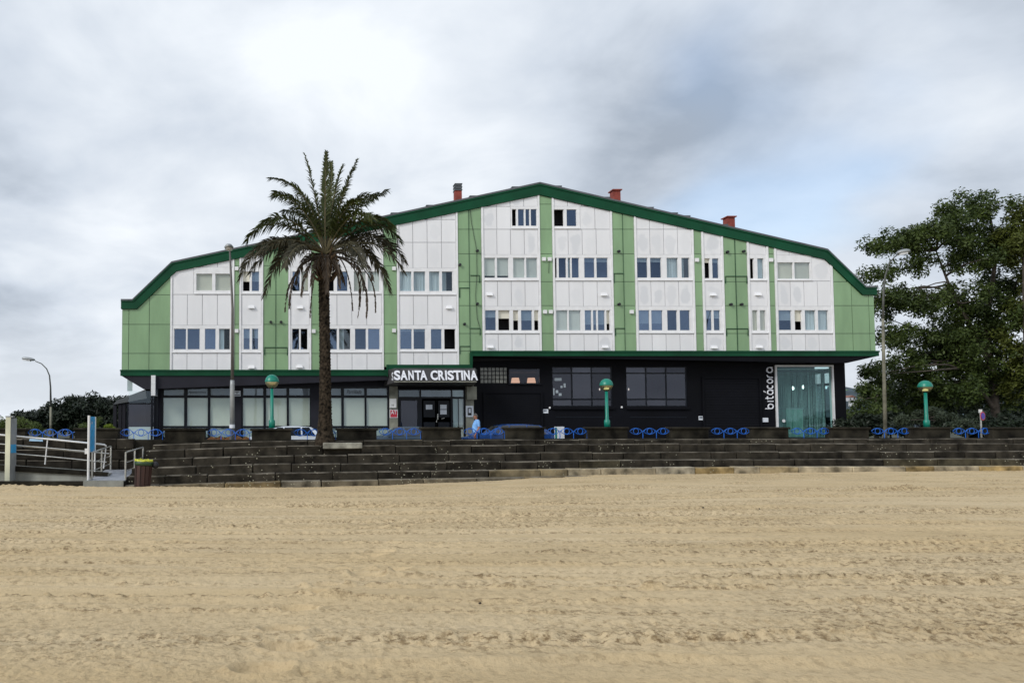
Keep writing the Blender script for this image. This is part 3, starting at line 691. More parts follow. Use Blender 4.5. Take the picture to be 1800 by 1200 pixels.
# ---- bitacora lettering, reading upwards
bs = thing('restaurant_lettering', 'white rounded vertical lettering bitácora on the black wall', 'sign', (GX(1353), FG, GZ(719)))
BZ = GZ(719); BX = GX(1358.4, 690); U = (GX(1359, 690) - GX(1349, 690))           # x-height
def arc(cx, cy, r, a0, a1, n=16): return [(cx + r * math.cos(R(a0 + (a1 - a0) * i / n)), cy + r * math.sin(R(a0 + (a1 - a0) * i / n))) for i in range(n + 1)]
def stroke(name, y0, y1, width, paths):
    z0_, z1_ = GZ(y0), GZ(y1); m = MB()
    for pts in paths:       # letter space: u along the line of writing 0..width, v up from the baseline, x-height 1
        q = [(BX - v * U, FG - .03, z0_ + u / width * (z1_ - z0_)) for u, v in pts]; m.tube(q, U * .11, 6)
    m.build(name, M['letter'], bs)
stroke('letter', 718.7, 709.4, 1, [[(.06, 1.45)] + [(.06, .5)] + arc(.5, .5, .44, 180, 520, 24), ])
stroke('letter', 706.8, 703.6, 1, [[(.5, 0), (.5, 1)]])
stroke('letter', 702.2, 694.6, 1, [[(.3, 1.35), (.3, .4)] + arc(.62, .36, .32, 180, 300), [(.02, 1), (.8, 1)]])
stroke('letter', 693.6, 685.3, 1, [arc(.5, .5, .46, 100, 340) + [], [(.2, .98), (.5, .98)] + arc(.5, .52, .46, 80, 0) + [(.96, 0)], [(.5, 1.35), (.78, 1.65)]])
stroke('letter', 683.6, 676.0, 1, [arc(.55, .5, .46, 55, 305)])
stroke('letter', 673.6, 666, 1, [arc(.5, .5, .46, 0, 360, 24)])
stroke('letter', 664.2, 657, 1, [[(.15, 0), (.15, .5)] + arc(.62, .5, .46, 180, 80)])
stroke('letter', 655.2, 645.3, 1, [arc(.5, .5, .46, 100, 340), [(.2, .98), (.5, .98)] + arc(.5, .52, .46, 80, 0) + [(.96, 0)]])

# ---- small signs and boxes on the ground floor front
def plate(name, lab, cat, x0, x1, yt, yb, mat, parts=(), thick=.03, Y=None):
    Y = FG - .003 if Y is None else Y; ym = (yt + yb) / 2
    t = thing(name, lab, cat, (at((x0 + x1) / 2, ym, Y).x, Y, AZ(yb, Y)))
    a, b_ = at(x0, ym, Y).x, at(x1, ym, Y).x; MB().box(a, b_, Y - thick, Y, AZ(yb, Y), AZ(yt, Y)).build('plate', M[mat], t)
    for k, (p0, p1, q0, q1, mm) in enumerate(parts):
        MB().box(at(p0, ym, Y).x, at(p1, ym, Y).x, Y - thick - .006 - .002 * k, Y - thick, AZ(q1, Y), AZ(q0, Y)).build('panel', M[mm], t)
    return t
M['red'] = pmat('red sign', (.55, .03, .06), .4); M['signblue'] = pmat('blue sign', (.02, .14, .36), .4); M['mid'] = pmat('grey print', (.18, .2, .24), .6)
PY = FG - .052
t = plate('apartment_plaque', 'red square plaque with white letters AT beside the entrance', 'sign', 685, 699, 719.5, 734, 'paper', [(686, 698, 720.5, 733, 'red')], Y=PY)
put_text('AT', at(687, 726, PY).x, at(697, 726, PY).x, AZ(727.5, PY), AZ(721, PY), PY - .038, M['paper'], t, 'letter', 0, .01, .006)
t = plate('meter_box', 'white meter box on the beige pillar above the red plaque', 'box', 684.6, 696.3, 700.5, 716.5, 'wmetal', thick=.12, Y=PY)
put_text('18', at(688, 712, PY).x, at(691.5, 712, PY).x, AZ(713.5, PY), AZ(710, PY), PY - .121, M['ink'], t, 'lettering', 0, 0, .003)
plate('menu_frame', 'white framed notice on the beige pillar right of the doors', 'notice', 818.6, 831.8, 713, 732.5, 'paper', [(821.8, 828.4, 716.5, 729.7, 'ink'), (823.4, 827, 718, 725.5, 'paper')], Y=PY, thick=.06)
DY = FG + .028
plate('paper_notice', 'single white paper taped to the left door leaf', 'notice', 748.5, 760, 711, 719.3, 'paper', Y=DY, thick=.004)
plate('paper_notice', 'upper white paper taped to the right door leaf', 'notice', 773.8, 785.2, 711, 718.8, 'paper', Y=DY, thick=.004)
plate('paper_notice', 'lower white paper taped to the right door leaf', 'notice', 773.8, 785.2, 720, 728, 'paper', Y=DY, thick=.004)
t = plate('parking_notice', 'white notice with dark print on the grey wall beside the tall lamp post', 'sign', 411.3, 423, 686.5, 696, 'paper', [(413, 420, 688, 689, 'ink'), (415, 418, 690.7, 691.7, 'ink'), (412.5, 422, 693.5, 694.6, 'ink')])
t = plate('street_plate', 'small blue and white plate high on the grey wall', 'sign', 412.8, 420.5, 668, 678.5, 'mid', [(413, 420, 671.5, 675.5, 'signblue'), (413, 420, 676, 678, 'paper')])
for x, y, lab in ((959, 722.5, 'small white plaque on the black wall left of the first black window'), (1232.5, 734.5, 'small white plaque on the black wall left of the second shutter')):
    plate('address_plaque', lab, 'sign', x - 4.5, x + 4.5, y - 3.5, y + 3.5, 'paper', [(x - 3.6, x + 1.6, y - 2.4, y + .6, 'mid')])
plate('opening_hours_plate', 'blank white plate low on the wall beneath the vertical lettering', 'sign', 1340, 1350, 734, 741.5, 'paper')
for x, y, lab in ((966.5, 716.5, 'small round white spotlight left of the first black window'), (1093, 715.5, 'small round white spotlight between the two black windows')):
    p = at(x, y, FG - .05); tag(MB().lathe([(.05, -.06), (.06, 0), (.04, .06)], p, 10).build('spotlight', M['wmetal'], smooth=True), lab, 'spotlight')
# box sign at the left corner
p = at(270, 678, FG - 1.2)
t = thing('box_sign', 'white projecting box sign at the left corner under the overhang', 'sign', (p.x, p.y, AZ(696, p.y)))
xa_, xb_ = at(265.5, 678, p.y).x, at(273, 678, p.y).x
MB().box(xa_, xb_, p.y, FG - .1, AZ(695, p.y), AZ(659.5, p.y)).build('box', M['wmetal'], t)
MB().box(xb_, xb_ + .01, p.y + .06, FG - .16, AZ(693.5, p.y), AZ(661, p.y)).build('face', M['mid'], t)
# ---- glazed corner terrace at the left end
tr = thing('glazed_terrace', 'dark framed glass terrace tucked under the left end of the overhang', 'terrace', (GX(247), FG, 0))
fr = MB(); xa_, xb_ = GX(222.5), GX(270)
for x in (xa_, xb_): fr.box(x, x + .09, FG + .05, FG + .15, -.1, GZ(664 if x > xa_ else 709))
fr.box(xa_ + .09, xb_, FG + .055, FG + .145, GZ(710.5), GZ(708)); fr.box(GX(275), GX(280), FG - .3, FG - .1, -.1, GZ(662)); fr.box(GX(268), GX(271.5), FG - .5, FG - .42, -.1, GZ(664))
fr.build('frame', M['alu'], tr)
MB().box(xa_ + .09, xb_, FG + .1, FG + .106, GZ(750), GZ(710.5)).build('pane', M['smoke'], tr)
MB().box(xa_ + .09, xb_, FG + .1, FG + .106, GZ(708), GZ(687)).build('pane', M['shop'], tr)
MB().box(xa_ + .01, GX(232), FG + .1, FG + .106, GZ(687) + .002, GZ(664)).build('pane', M['frost'], tr)
MB().box(xa_ + .09, xb_, FG + .09, FG + .12, .0, GZ(750)).build('frosted_pane', M['frost'], tr)
w_ = MB(); w_.prism([(GX(252), 0), (GX(278), 0), (GX(278), GZ(660)), (GX(252), GZ(684))], FG + 3, FG + 3.2); w_.box(GX(276), GX(280), FG + .1, FG + 3, 0, GZ(662))
w_.build('end_wall', M['grey'], tr)
YS = FG + 3.3
sh = thing('side_shed', 'low dark lean-to with sloping roof behind the glazed terrace', 'shed', (at(225, 750, YS).x, YS, 0))
MB().prism([w2((199, 711), YS), w2((205, 703.5), YS), w2((256, 684), YS), w2((258, 700), YS)], YS, YS + 5).build('roof', M['roof'], sh)
MB().box(at(222, 740, YS).x, at(256, 740, YS).x, YS + .2, YS + 4, 0, AZ(704, YS)).build('wall', M['dark'], sh)
for x in (201, 210, 217): q = at(x, 740, YS); MB().box(q.x - .10, q.x + .10, YS + .1, YS + .3, 0, AZ(708, YS)).build('post', M['grey'], sh)
# ================================================================ sea wall: the line it follows, seen from above
_px = np.array([-500, 0, 270, 500, 810, 1000, 1300, 1700, 2200], float)
_D = np.array([31.2, 30.7, 30.3, 30.1, 31.8, 33.0, 34.2, 34.7, 35.0])
_k = np.linspace(-500, 2200, 400); _Dk = np.interp(_k, _px, _D)
for _ in range(60): _Dk[1:-1] = (_Dk[:-2] + 2 * _Dk[1:-1] + _Dk[2:]) / 4
_Xk = (_k - PPX) / FPX * _Dk / math.cos(PIT) * 1.0
def wallY(X): return float(np.interp(X, _Xk, _Dk))
def wall_at(px, off=0.0):
    D = float(np.interp(px, _k, _Dk)) + off; return at(px, 760, D)
def ang(X): return math.atan2(wallY(X + .5) - wallY(X - .5), 1.0)
def sag(X): return -.17 * min(1, max(0, -X / 5.2)) ** 1.3
def stone_mat():
    m = pmat('dark weathered stone', (.038, .033, .025), .95, .42, 2.2, .7, 14, usecol=True, spec=.15)
    t = m.node_tree; N = t.nodes; L = t.links; b = N['Principled BSDF']; src = b.inputs['Base Color'].links[0].from_socket
    tc = N.new('ShaderNodeTexCoord')
    # lichen specks
    vo = N.new('ShaderNodeTexVoronoi'); vo.inputs['Scale'].default_value = 11; L.new(tc.outputs['Object'], vo.inputs['Vector'])
    mr = N.new('ShaderNodeMapRange'); mr.inputs[1].default_value = .20; mr.inputs[2].default_value = .30; mr.inputs[3].default_value = 1; mr.inputs[4].default_value = 0; L.new(vo.outputs['Distance'], mr.inputs[0])
    nz = N.new('ShaderNodeTexNoise'); nz.inputs['Scale'].default_value = .55; nz.inputs['Detail'].default_value = 3; L.new(tc.outputs['Object'], nz.inputs['Vector'])
    m2 = N.new('ShaderNodeMapRange'); m2.inputs[1].default_value = .49; m2.inputs[2].default_value = .80; L.new(nz.outputs[0], m2.inputs[0])
    wn = N.new('ShaderNodeTexWhiteNoise'); L.new(vo.outputs['Position'], wn.inputs['Vector'])
    gt = N.new('ShaderNodeMath'); gt.operation = 'LESS_THAN'; L.new(wn.outputs['Value'], gt.inputs[0]); L.new(m2.outputs[0], gt.inputs[1])
    mu = N.new('ShaderNodeMath'); mu.operation = 'MULTIPLY'; L.new(mr.outputs[0], mu.inputs[0]); L.new(gt.outputs[0], mu.inputs[1])
    mx = N.new('ShaderNodeMix'); mx.data_type = 'RGBA'; L.new(mu.outputs[0], mx.inputs['Factor']); L.new(src, mx.inputs['A']); mx.inputs['B'].default_value = (.33, .32, .24, 1)
    # treads: worn pale by feet and blown sand
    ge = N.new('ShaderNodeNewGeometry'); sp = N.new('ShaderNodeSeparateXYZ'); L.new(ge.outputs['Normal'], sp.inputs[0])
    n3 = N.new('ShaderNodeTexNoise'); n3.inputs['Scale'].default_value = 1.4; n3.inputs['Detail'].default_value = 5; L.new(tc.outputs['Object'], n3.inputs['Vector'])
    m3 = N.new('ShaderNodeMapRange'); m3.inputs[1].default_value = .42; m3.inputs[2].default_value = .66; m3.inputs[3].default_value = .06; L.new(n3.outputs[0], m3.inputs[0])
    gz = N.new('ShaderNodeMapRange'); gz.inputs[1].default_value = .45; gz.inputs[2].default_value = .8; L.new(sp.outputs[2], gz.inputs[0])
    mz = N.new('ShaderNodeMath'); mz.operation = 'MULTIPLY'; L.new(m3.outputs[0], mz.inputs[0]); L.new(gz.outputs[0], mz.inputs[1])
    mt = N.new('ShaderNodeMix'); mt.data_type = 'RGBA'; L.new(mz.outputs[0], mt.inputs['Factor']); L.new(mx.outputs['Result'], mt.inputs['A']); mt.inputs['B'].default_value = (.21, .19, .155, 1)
    L.new(mt.outputs['Result'], b.inputs['Base Color'])
    return m
M['stone'] = stone_mat()
M['pierstone'] = pmat('pier stone', (.030, .027, .020), .95, .5, 1.6, .6, 18, objvar=.2, spec=.15)
def block(parent, X0, X1, f, b_, z0, z1, col, name='stone_block', mat='stone', jit=.012, bev=.03):
    """a hewn block between X0 and X1 along the wall line, from f to b_ metres in front of it (negative = towards the sea)"""
    bm = bmesh.new(); vs = []
    rj = lambda: random.uniform(-jit, jit)
    for z in (z0, z1):
        for X, o in ((X0, f), (X1, f), (X1, b_), (X0, b_)):
            vs.append(bm.verts.new((X + rj(), wallY(X) + o + rj(), z + rj() * (.8 if z == z1 else 1) + sag(X) * (1 if name == 'stone_block' else 0))))
    for q in ((3, 2, 1, 0), (4, 5, 6, 7), (0, 1, 5, 4), (1, 2, 6, 5), (2, 3, 7, 6), (3, 0, 4, 7)): bm.faces.new([vs[i] for i in q])
    bmesh.ops.bevel(bm, geom=bm.edges[:], offset=bev, segments=1, affect='EDGES')
    me = bpy.data.meshes.new(name); bm.to_mesh(me); bm.free(); me.materials.append(M[mat])
    o = bpy.data.objects.new(name, me); C.objects.link(o); adopt(o, parent); o.color = (*col, 1); return o
steps = thing('stone_steps', 'long flight of dark lichen-spotted stone steps rising from the sand to the promenade', 'steps', (10, 29.5, -1))
ZT = [.678, .475, .145, -.165, -.46, -.745, -1.05]
rnd = random.Random(11)
XE = 38.0
for k in range(6):
    X = [-5.15, -5.35, -5.6, -5.75, -5.9, -6.0][k] + rnd.uniform(-.05, .05)
    while X < XE:
        L_ = rnd.uniform(1.15, 2.5); X1 = min(X + L_, XE + 1)
        g = rnd.uniform(.75, 1.25); c = (g, g, g)
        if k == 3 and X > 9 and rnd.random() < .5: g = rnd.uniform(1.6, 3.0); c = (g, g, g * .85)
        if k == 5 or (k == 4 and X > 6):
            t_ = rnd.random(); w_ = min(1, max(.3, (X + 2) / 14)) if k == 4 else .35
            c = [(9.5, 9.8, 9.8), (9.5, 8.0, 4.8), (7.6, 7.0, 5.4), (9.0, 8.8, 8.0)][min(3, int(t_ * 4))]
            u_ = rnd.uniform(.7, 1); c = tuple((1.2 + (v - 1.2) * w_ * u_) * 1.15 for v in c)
        dz = rnd.uniform(-.022, .014); lift = 0.0
        block(steps, X + .012, X1 - .012, -.30 - .40 * k + rnd.uniform(-.03, .02), -.30 - .40 * k + .62, ZT[k + 1] - .06 if k < 5 else -1.3, ZT[k] + dz, c)
        X = X1
# the pale slab laid on the second step by the palm
pale = wall_at(598); block(steps, wall_at(566).x, wall_at(632).x, -.98, -.55, .36, .60, (8.5, 9.6, 10.8), 'loose_slab', bev=.02)

# ---- parapet: base wall, piers with capstones, blue railings between them
par = thing('parapet_wall', 'dark stone parapet with low square piers along the top of the steps', 'wall', (10, 32, 0))
Xs = np.arange(-16, XE + 6, 1.0); m = MB()
for i in range(len(Xs) - 1):
    a, b_ = float(Xs[i]), float(Xs[i + 1])
    m.add([(a, wallY(a), -1.2), (b_, wallY(b_), -1.2), (b_, wallY(b_), .70), (a, wallY(a), .70), (a, wallY(a) + .5, -1.2), (b_, wallY(b_) + .5, -1.2), (b_, wallY(b_) + .5, .70), (a, wallY(a) + .5, .70)],
          [(0, 1, 2, 3), (3, 2, 6, 7), (7, 6, 5, 4)])
m.build('base_wall', M['pierstone'], par)
FEN = [(48, 128), (210, 286), (363.5, 439), (515, 590), (665, 739.5), (814, 887), (960, 1032), (1106, 1177.5), (1249, 1319), (1389.5, 1459.5), (1531, 1601.5), (1674, 1743), (1816, 1886)]
PIERS = [(-30, 47)] + [(FEN[i][1] + .5, FEN[i + 1][0] - .5) for i in range(len(FEN) - 1)] + [(1887, 1960)]
for a, b_ in PIERS:
    X0, X1 = wall_at(a).x, wall_at(b_).x
    zt = 1.185 - (.04 if a < 600 else 0) + random.uniform(-.012, .012)
    p_ = block(par, X0 + .06, X1 - .06, .02, .46, .66, zt - .075, (1, 1, 1), 'pier', 'pierstone', .008, .015)
    n = 3 if X1 - X0 > 1.4 else 2
    block(par, X0, X1, -.04, .52, zt - .085, zt + .005, (1, 1, 1), 'capstone', 'pierstone', .008, .02)
# left retaining wall in coursed blocks
for k in range(4):
    X = -15.5
    zt = .735 - .42 * k
    while X < -5.95:
        X1 = min(X + rnd.uniform(1.1, 2.2), -5.9); g = rnd.uniform(.5, .85)
        block(par, X + .01, X1 - .01, -.16 + rnd.uniform(-.02, .02), .2, zt - .41, zt, (g, g, g), 'wall_block'); X = X1
def railing(labels):
    first = None
    for (a, b_), lab in zip(FEN, labels):
        A, B = wall_at(a, .22), wall_at(b_, .22); Lr = math.hypot(B.x - A.x, B.y - A.y); rz = math.atan2(B.y - A.y, B.x - A.x)
        if first is None:
            t = thing('railing_panel', lab, 'railing', (0, 0, 0), 0, 'blue railing panels between the piers', world=False); L0 = Lr
            u = L0 / 3
            for i in range(3):
                c = u * (i + .5); m = MB(); hw, hh = u * .46, .135
                for s in (1, -1):
                    pts = [(c - hw + 2 * hw * j / 14, 0, .30 + s * hh * math.sin(math.pi * j / 14) ** .8) for j in range(15)]; m.tube(pts, .014, 6)
                m.build('eye_scroll', M['blue'], t)
                m = MB(); m.tube([(c + .118 * math.cos(2 * math.pi * j / 20), .0, .30 + .118 * math.sin(2 * math.pi * j / 20)) for j in range(20)], .014, 6, closed=True); m.build('ring', M['blue'], t)
                m = MB(); m.tube([(c + u * .5, 0, -.03), (c + u * .5, 0, .26), (c + u * .5, 0, .31)], .016, 6)
                m.tube([(c + u * .5 - .09, 0, .33), (c + u * .5, 0, .29), (c + u * .5 + .09, 0, .33)], .016, 6)
                m.build('post', M['blue'], t)
            first = t
        else:
            t = copy_tree(first); t['label'] = lab; t.scale = (Lr / L0, 1, 1)
        t.location = (A.x, A.y, .71 - (.03 if a < 600 else 0)); t.rotation_euler = (0, 0, rz)
railing(['blue scroll railing panel behind the ramp handrail at far left', 'blue scroll railing panel in front of the glass terrace', 'blue scroll railing panel crossed by the tall bare lamp post',
         'blue scroll railing panel beside the palm trunk with the silver car behind', 'blue scroll railing panel in front of the dark car by the entrance', 'blue scroll railing panel behind which the walking man passes',
         'blue scroll railing panel in front of the white notice board', 'blue scroll railing panel below the right black window', 'blue scroll railing panel below the second roller shutter',
         'blue scroll railing panel in front of the glazed teal entrance', 'blue scroll railing panel crossed by the curved-arm lamp post', 'blue scroll railing panel crossed by the round no-parking sign', 'blue scroll railing panel cut by the right edge of the picture'])

# ================================================================ ground sheets behind the wall
m = MB(); Yk = 37.0
def strip(name, mat, y0f, y1f, z, x0=-60, x1=70, n=66):
    m = MB(); xs = np.linspace(x0, x1, n)
    for i in range(n - 1):
        a, b_ = float(xs[i]), float(xs[i + 1]); m.add([(a, y0f(a), z), (b_, y0f(b_), z), (b_, y1f(b_), z), (a, y1f(a), z)], [(0, 1, 2, 3)])
    return struct(m.build(name, mat))
strip('promenade', M['pave'], lambda x: wallY(x) + .4, lambda x: 36.8, 0)
struct(MB().box(-60, 70, 36.8, 37.0, -.14, .004).build('kerb', M['conc']))
strip('road', M['asph'], lambda x: 37.0, lambda x: 41.4, -.12)
struct(MB().box(-60, 70, 41.4, 41.6, -.14, .004).build('kerb', M['conc']))
strip('pavement', M['pave'], lambda x: 41.6, lambda x: FG + 1.2, 0, -30, 34, 20)
g = MB(); g.add([(-3000, 36, -.3), (3000, 36, -.3), (3000, 4500, -.3), (-3000, 4500, -.3)], [(0, 1, 2, 3)])
struct(g.build('ground', M['earth']))

# ================================================================ the beach
def sand():
    rs = np.random.RandomState(5); T = rs.rand(256, 256)
    def vn(x, y):
        xi = np.floor(x).astype(int); yi = np.floor(y).astype(int); fx = x - xi; fy = y - yi
        fx = fx * fx * fx * (fx * (fx * 6 - 15) + 10); fy = fy * fy * fy * (fy * (fy * 6 - 15) + 10)
        a = T[xi % 256, yi % 256]; b = T[(xi + 1) % 256, yi % 256]; c = T[xi % 256, (yi + 1) % 256]; d = T[(xi + 1) % 256, (yi + 1) % 256]
        return (a * (1 - fx) + b * fx) * (1 - fy) + (c * (1 - fx) + d * fx) * fy - .5
    def fbm(x, y, o=4, g=.5):
        s = 0; A = 1
        for i in range(o): s = s + A * vn(x * 2 ** i + 17.3 * i, y * 2 ** i + 9.1 * i); A *= g
        return s
    # rows: even steps of view angle in front, coarse behind and to the sides
    tan0, tan1, nr = 1.62 / 3.6, 1.9 / 33.5, 640
    Yr = np.concatenate([[-60, -25, -8, 0, 2, 3], 1.7 / np.linspace(1.7 / 3.6, 1.7 / 33.5, nr), [37]])
    ur = np.concatenate([[-8, -4, -2, -1.2, -.8], np.linspace(-.50, 1.12, 820), [1.4, 2, 3, 5, 8]])
    Y, U = np.meshgrid(Yr, ur, indexing='ij'); X = U * np.maximum(Y, 3.2)
    fx = np.interp(X, [-9, -6, 0, 7, 12, 20, 30, 36], [-.93, -.95, -.985, -.885, -.76, -.72, -.66, -.62])
    wy = np.interp(X, _Xk, _Dk) - 2.35
    tt = np.clip((Y - 7) / (wy - 7), 0, 1); Z = -.35 + (fx + .35) * tt
    wx = fbm(X * .08, Y * .25, 3) * 2.2
    Yw = Y + wx * .45 + X * .012
    Z += .035 * fbm(X * .16, Y * .28, 3)
    # harrow lines drawn parallel to the water by the beach cleaner
    ln = fbm(X * .035 + 3, Yw * 1.15, 3, .6); Z += .05 * ln + .032 * fbm(X * .05 + 9, Yw * 3.1, 3, .6) * np.clip((30 - Y) / 14, .3, 1)
    rid = np.abs(vn(X * .02 + 7, Yw * .62)); L1 = np.exp(-(rid / .02) ** 2) * np.clip(.55 + 1.4 * fbm(X * .5, Y * .9, 3), 0, 1.2); Z += .055 * L1 * (1 + 1.2 * fbm(X * 9, Y * 9, 2))
    rid2 = np.abs(vn(X * .03 + 31, Yw * 1.5 + 5)); L2 = np.exp(-(rid2 / .03) ** 2) * np.clip(.5 + 1.5 * fbm(X * .4 + 3, Y * 1.7, 3), 0, 1.2); Z += .03 * L2 * (1 + 1.2 * fbm(X * 12, Y * 10, 2))
    rid3 = np.abs(vn(X * .02 + 50, Yw * 1.05 + 2)); L3 = np.exp(-(rid3 / .022) ** 2) * np.clip(.7 + 1.2 * fbm(X * .35 + 8, Y * .9, 3), 0, 1.2); Z += .035 * L3 * (1 + 1.2 * fbm(X * 13, Y * 10, 2))
    # long single grooves left by the outer tines
    G = np.zeros_like(Z)
    for n_, py in enumerate((866, 876, 884, 893, 901, 911, 919, 930, 943, 956, 968, 984, 1001, 1019, 1062, 1118)):
        yc = 12.0
        for _ in range(30): yc = (1.6 + .45 * min(1, max(0, (yc - 7) / 22))) * FPX / (py - 748)
        wd = .035 + .0045 * yc
        off = Y - (yc + .10 * math.sin(n_ * 2.1) * (X - 8) * .08 + .25 * fbm(X * .07 + n_ * 13.7, X * 0 + n_, 3))
        md = np.clip(.75 + 1.3 * fbm(X * .22 + n_ * 5.1, X * 0 + 3.3, 3), 0, 1.15)
        g_ = np.exp(-(off / wd) ** 2) * md; G = np.maximum(G, g_)
        Z -= .020 * g_ * (.6 + .05 * yc); Z += .026 * (.6 + .05 * yc) * np.exp(-((off - 1.9 * wd) / (1.1 * wd)) ** 2) * md * (1 + 1.3 * fbm(X * 9, Y * 7, 2))
    # loose clods on the disturbed strips, smooth tracks between
    soft = np.clip(.62 + 1.3 * fbm(X * .12 + 5, Yw * .55 + 2, 3), .35, 1)
    trk = np.exp(-((Y - 7.45 - .02 * X) / .28) ** 2) * np.clip((1.6 - X) / 2, 0, 1); soft = soft * (1 - .9 * trk)
    near = np.clip((26 - Y) / 16, .25, 1)
    Z += soft * (.016 * fbm(X * 4.5, Y * 4.5, 3, .6) + .018 * fbm(X * 19, Y * 14, 3, .65))
    lump = np.clip((vn(X * 21 + 2, Y * 15) - .2) / .08, 0, 1); Z += soft * .009 * lump; Z -= soft * .009 * np.clip((vn(X * 17 + 40, Y * 13 + 4) - .22) / .07, 0, 1)
    # tyre-edge ridge across the very front on the right, track on the left
    def ridge(x0, y0, x1, y1, w, h, xlo, xhi):
        yy = y0 + (X - x0) * (y1 - y0) / (x1 - x0) + .12 * fbm(X * .8, X * 0, 3)
        m_ = np.clip((X - xlo) / .8, 0, 1) * np.clip((xhi - X) / .8, 0, 1)
        return h * np.exp(-((Y - yy) / w) ** 2) * m_
    Z += ridge(-1, 5.05, 5, 5.35, .07, .05, -.4, 7) - ridge(-1, 5.30, 5, 5.62, .10, .018, -.6, 7)
    Z += ridge(-4, 7.9, 2.5, 8.6, .10, .05, -6, 2.2) + ridge(-4, 7.1, 3, 7.35, .12, .045, -6, 1.6)
    # a line of footprints
    FP = ((460, 1190), (505, 1150), (498, 1106), (522, 1072), (562, 1046), (572, 1030), (645, 1010), (692, 996), (655, 972), (668, 963))
    for px, py in FP:
        p = at(px, py, 1.0); t = 1.62 / (EYE - p.z); cx, cy = p.x * t, t
        q = ((X - cx) / .17) ** 2 + ((Y - cy) / .12) ** 2
        Z += np.where(q < 6, -.06 * np.exp(-q ** 2 * .7) + .03 * np.exp(-((q - 1.7) / .7) ** 2), 0)
    clod_shade = np.clip(soft * (.75 + .9 * fbm(X * 1.3, Y * 1.6, 3)) * .8 + .75 * L1 + .65 * L2 + .75 * L3 + .8 * G, 0, 1)  # strength of the painted clod shade, raised along harrow lines and grooves
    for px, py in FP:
        p = at(px, py, 1.0); t = 1.62 / (EYE - p.z); q = ((X - p.x * t) / .19) ** 2 + ((Y - t) / .15) ** 2; clod_shade *= 1 - .9 * np.exp(-q ** 2)
    nrow, ncol = Y.shape
    # sand banked against the foot of the steps and the ramp
    Z += .05 * np.clip(1 - np.abs(Y - wy) / .5, 0, 1) * fbm(X * .7, Y * 0 + 1, 3)
    v = np.stack([X, Y, Z], -1).reshape(-1, 3)
    i = np.arange(nrow - 1)[:, None] * ncol + np.arange(ncol - 1)[None]
    f = np.stack([i, i + 1, i + ncol + 1, i + ncol], -1).reshape(-1, 4)
    m = pmat('beach sand', (.56, .43, .25), .95, .08, .5, spec=.15)
    t = m.node_tree; N = t.nodes; L = t.links; b = N['Principled BSDF']; src = b.inputs['Base Color'].links[0].from_socket
    tc = N.new('ShaderNodeTexCoord'); mp = N.new('ShaderNodeMapping'); mp.inputs['Scale'].default_value = (.10, .9, 1); L.new(tc.outputs['Object'], mp.inputs[0])
    nz = N.new('ShaderNodeTexNoise'); nz.inputs['Scale'].default_value = 1.3; nz.inputs['Detail'].default_value = 6; L.new(mp.outputs[0], nz.inputs['Vector'])
    r1 = N.new('ShaderNodeMapRange'); r1.inputs[1].default_value = .35; r1.inputs[2].default_value = .7; L.new(nz.outputs[0], r1.inputs[0])
    mx = N.new('ShaderNodeMix'); mx.data_type = 'RGBA'; L.new(r1.outputs[0], mx.inputs['Factor']); L.new(src, mx.inputs['A']); mx.inputs['B'].default_value = (.60, .48, .305, 1)
    # dark grains, shell grit, and flecks painting in the small shadows of clods
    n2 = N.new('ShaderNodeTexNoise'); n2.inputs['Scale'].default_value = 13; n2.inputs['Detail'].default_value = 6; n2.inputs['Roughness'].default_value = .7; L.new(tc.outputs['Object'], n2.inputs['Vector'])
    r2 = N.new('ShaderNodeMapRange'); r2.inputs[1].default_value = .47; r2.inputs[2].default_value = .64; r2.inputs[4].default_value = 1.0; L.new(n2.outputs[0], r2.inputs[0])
    at_ = N.new('ShaderNodeAttribute'); at_.attribute_name = 'clod_shade'; mc = N.new('ShaderNodeMath'); mc.operation = 'MULTIPLY'; L.new(r2.outputs[0], mc.inputs[0]); L.new(at_.outputs['Fac'], mc.inputs[1])
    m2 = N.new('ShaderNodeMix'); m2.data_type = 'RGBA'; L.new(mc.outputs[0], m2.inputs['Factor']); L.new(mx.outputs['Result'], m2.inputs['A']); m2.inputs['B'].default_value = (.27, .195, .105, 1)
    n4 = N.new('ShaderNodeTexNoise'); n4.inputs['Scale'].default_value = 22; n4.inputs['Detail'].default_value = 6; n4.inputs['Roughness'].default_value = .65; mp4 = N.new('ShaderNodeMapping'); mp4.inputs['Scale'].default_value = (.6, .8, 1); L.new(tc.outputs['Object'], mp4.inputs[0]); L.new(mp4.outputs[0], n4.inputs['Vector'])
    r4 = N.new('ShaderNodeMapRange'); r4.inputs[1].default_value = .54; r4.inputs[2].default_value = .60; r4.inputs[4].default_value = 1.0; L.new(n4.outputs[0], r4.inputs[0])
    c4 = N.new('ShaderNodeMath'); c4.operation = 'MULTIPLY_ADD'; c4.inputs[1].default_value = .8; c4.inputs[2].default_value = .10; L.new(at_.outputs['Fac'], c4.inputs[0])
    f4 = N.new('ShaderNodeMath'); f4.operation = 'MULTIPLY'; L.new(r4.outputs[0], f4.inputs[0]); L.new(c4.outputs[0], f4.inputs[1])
    m4 = N.new('ShaderNodeMix'); m4.data_type = 'RGBA'; L.new(f4.outputs[0], m4.inputs['Factor']); L.new(m2.outputs['Result'], m4.inputs['A']); m4.inputs['B'].default_value = (.20, .14, .075, 1)  # finer flecks: shade of clods and pits put into the sand colour
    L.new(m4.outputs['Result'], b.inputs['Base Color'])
    n3 = N.new('ShaderNodeTexNoise'); n3.inputs['Scale'].default_value = 45; n3.inputs['Detail'].default_value = 5; n3.inputs['Roughness'].default_value = .7; L.new(tc.outputs['Object'], n3.inputs['Vector'])
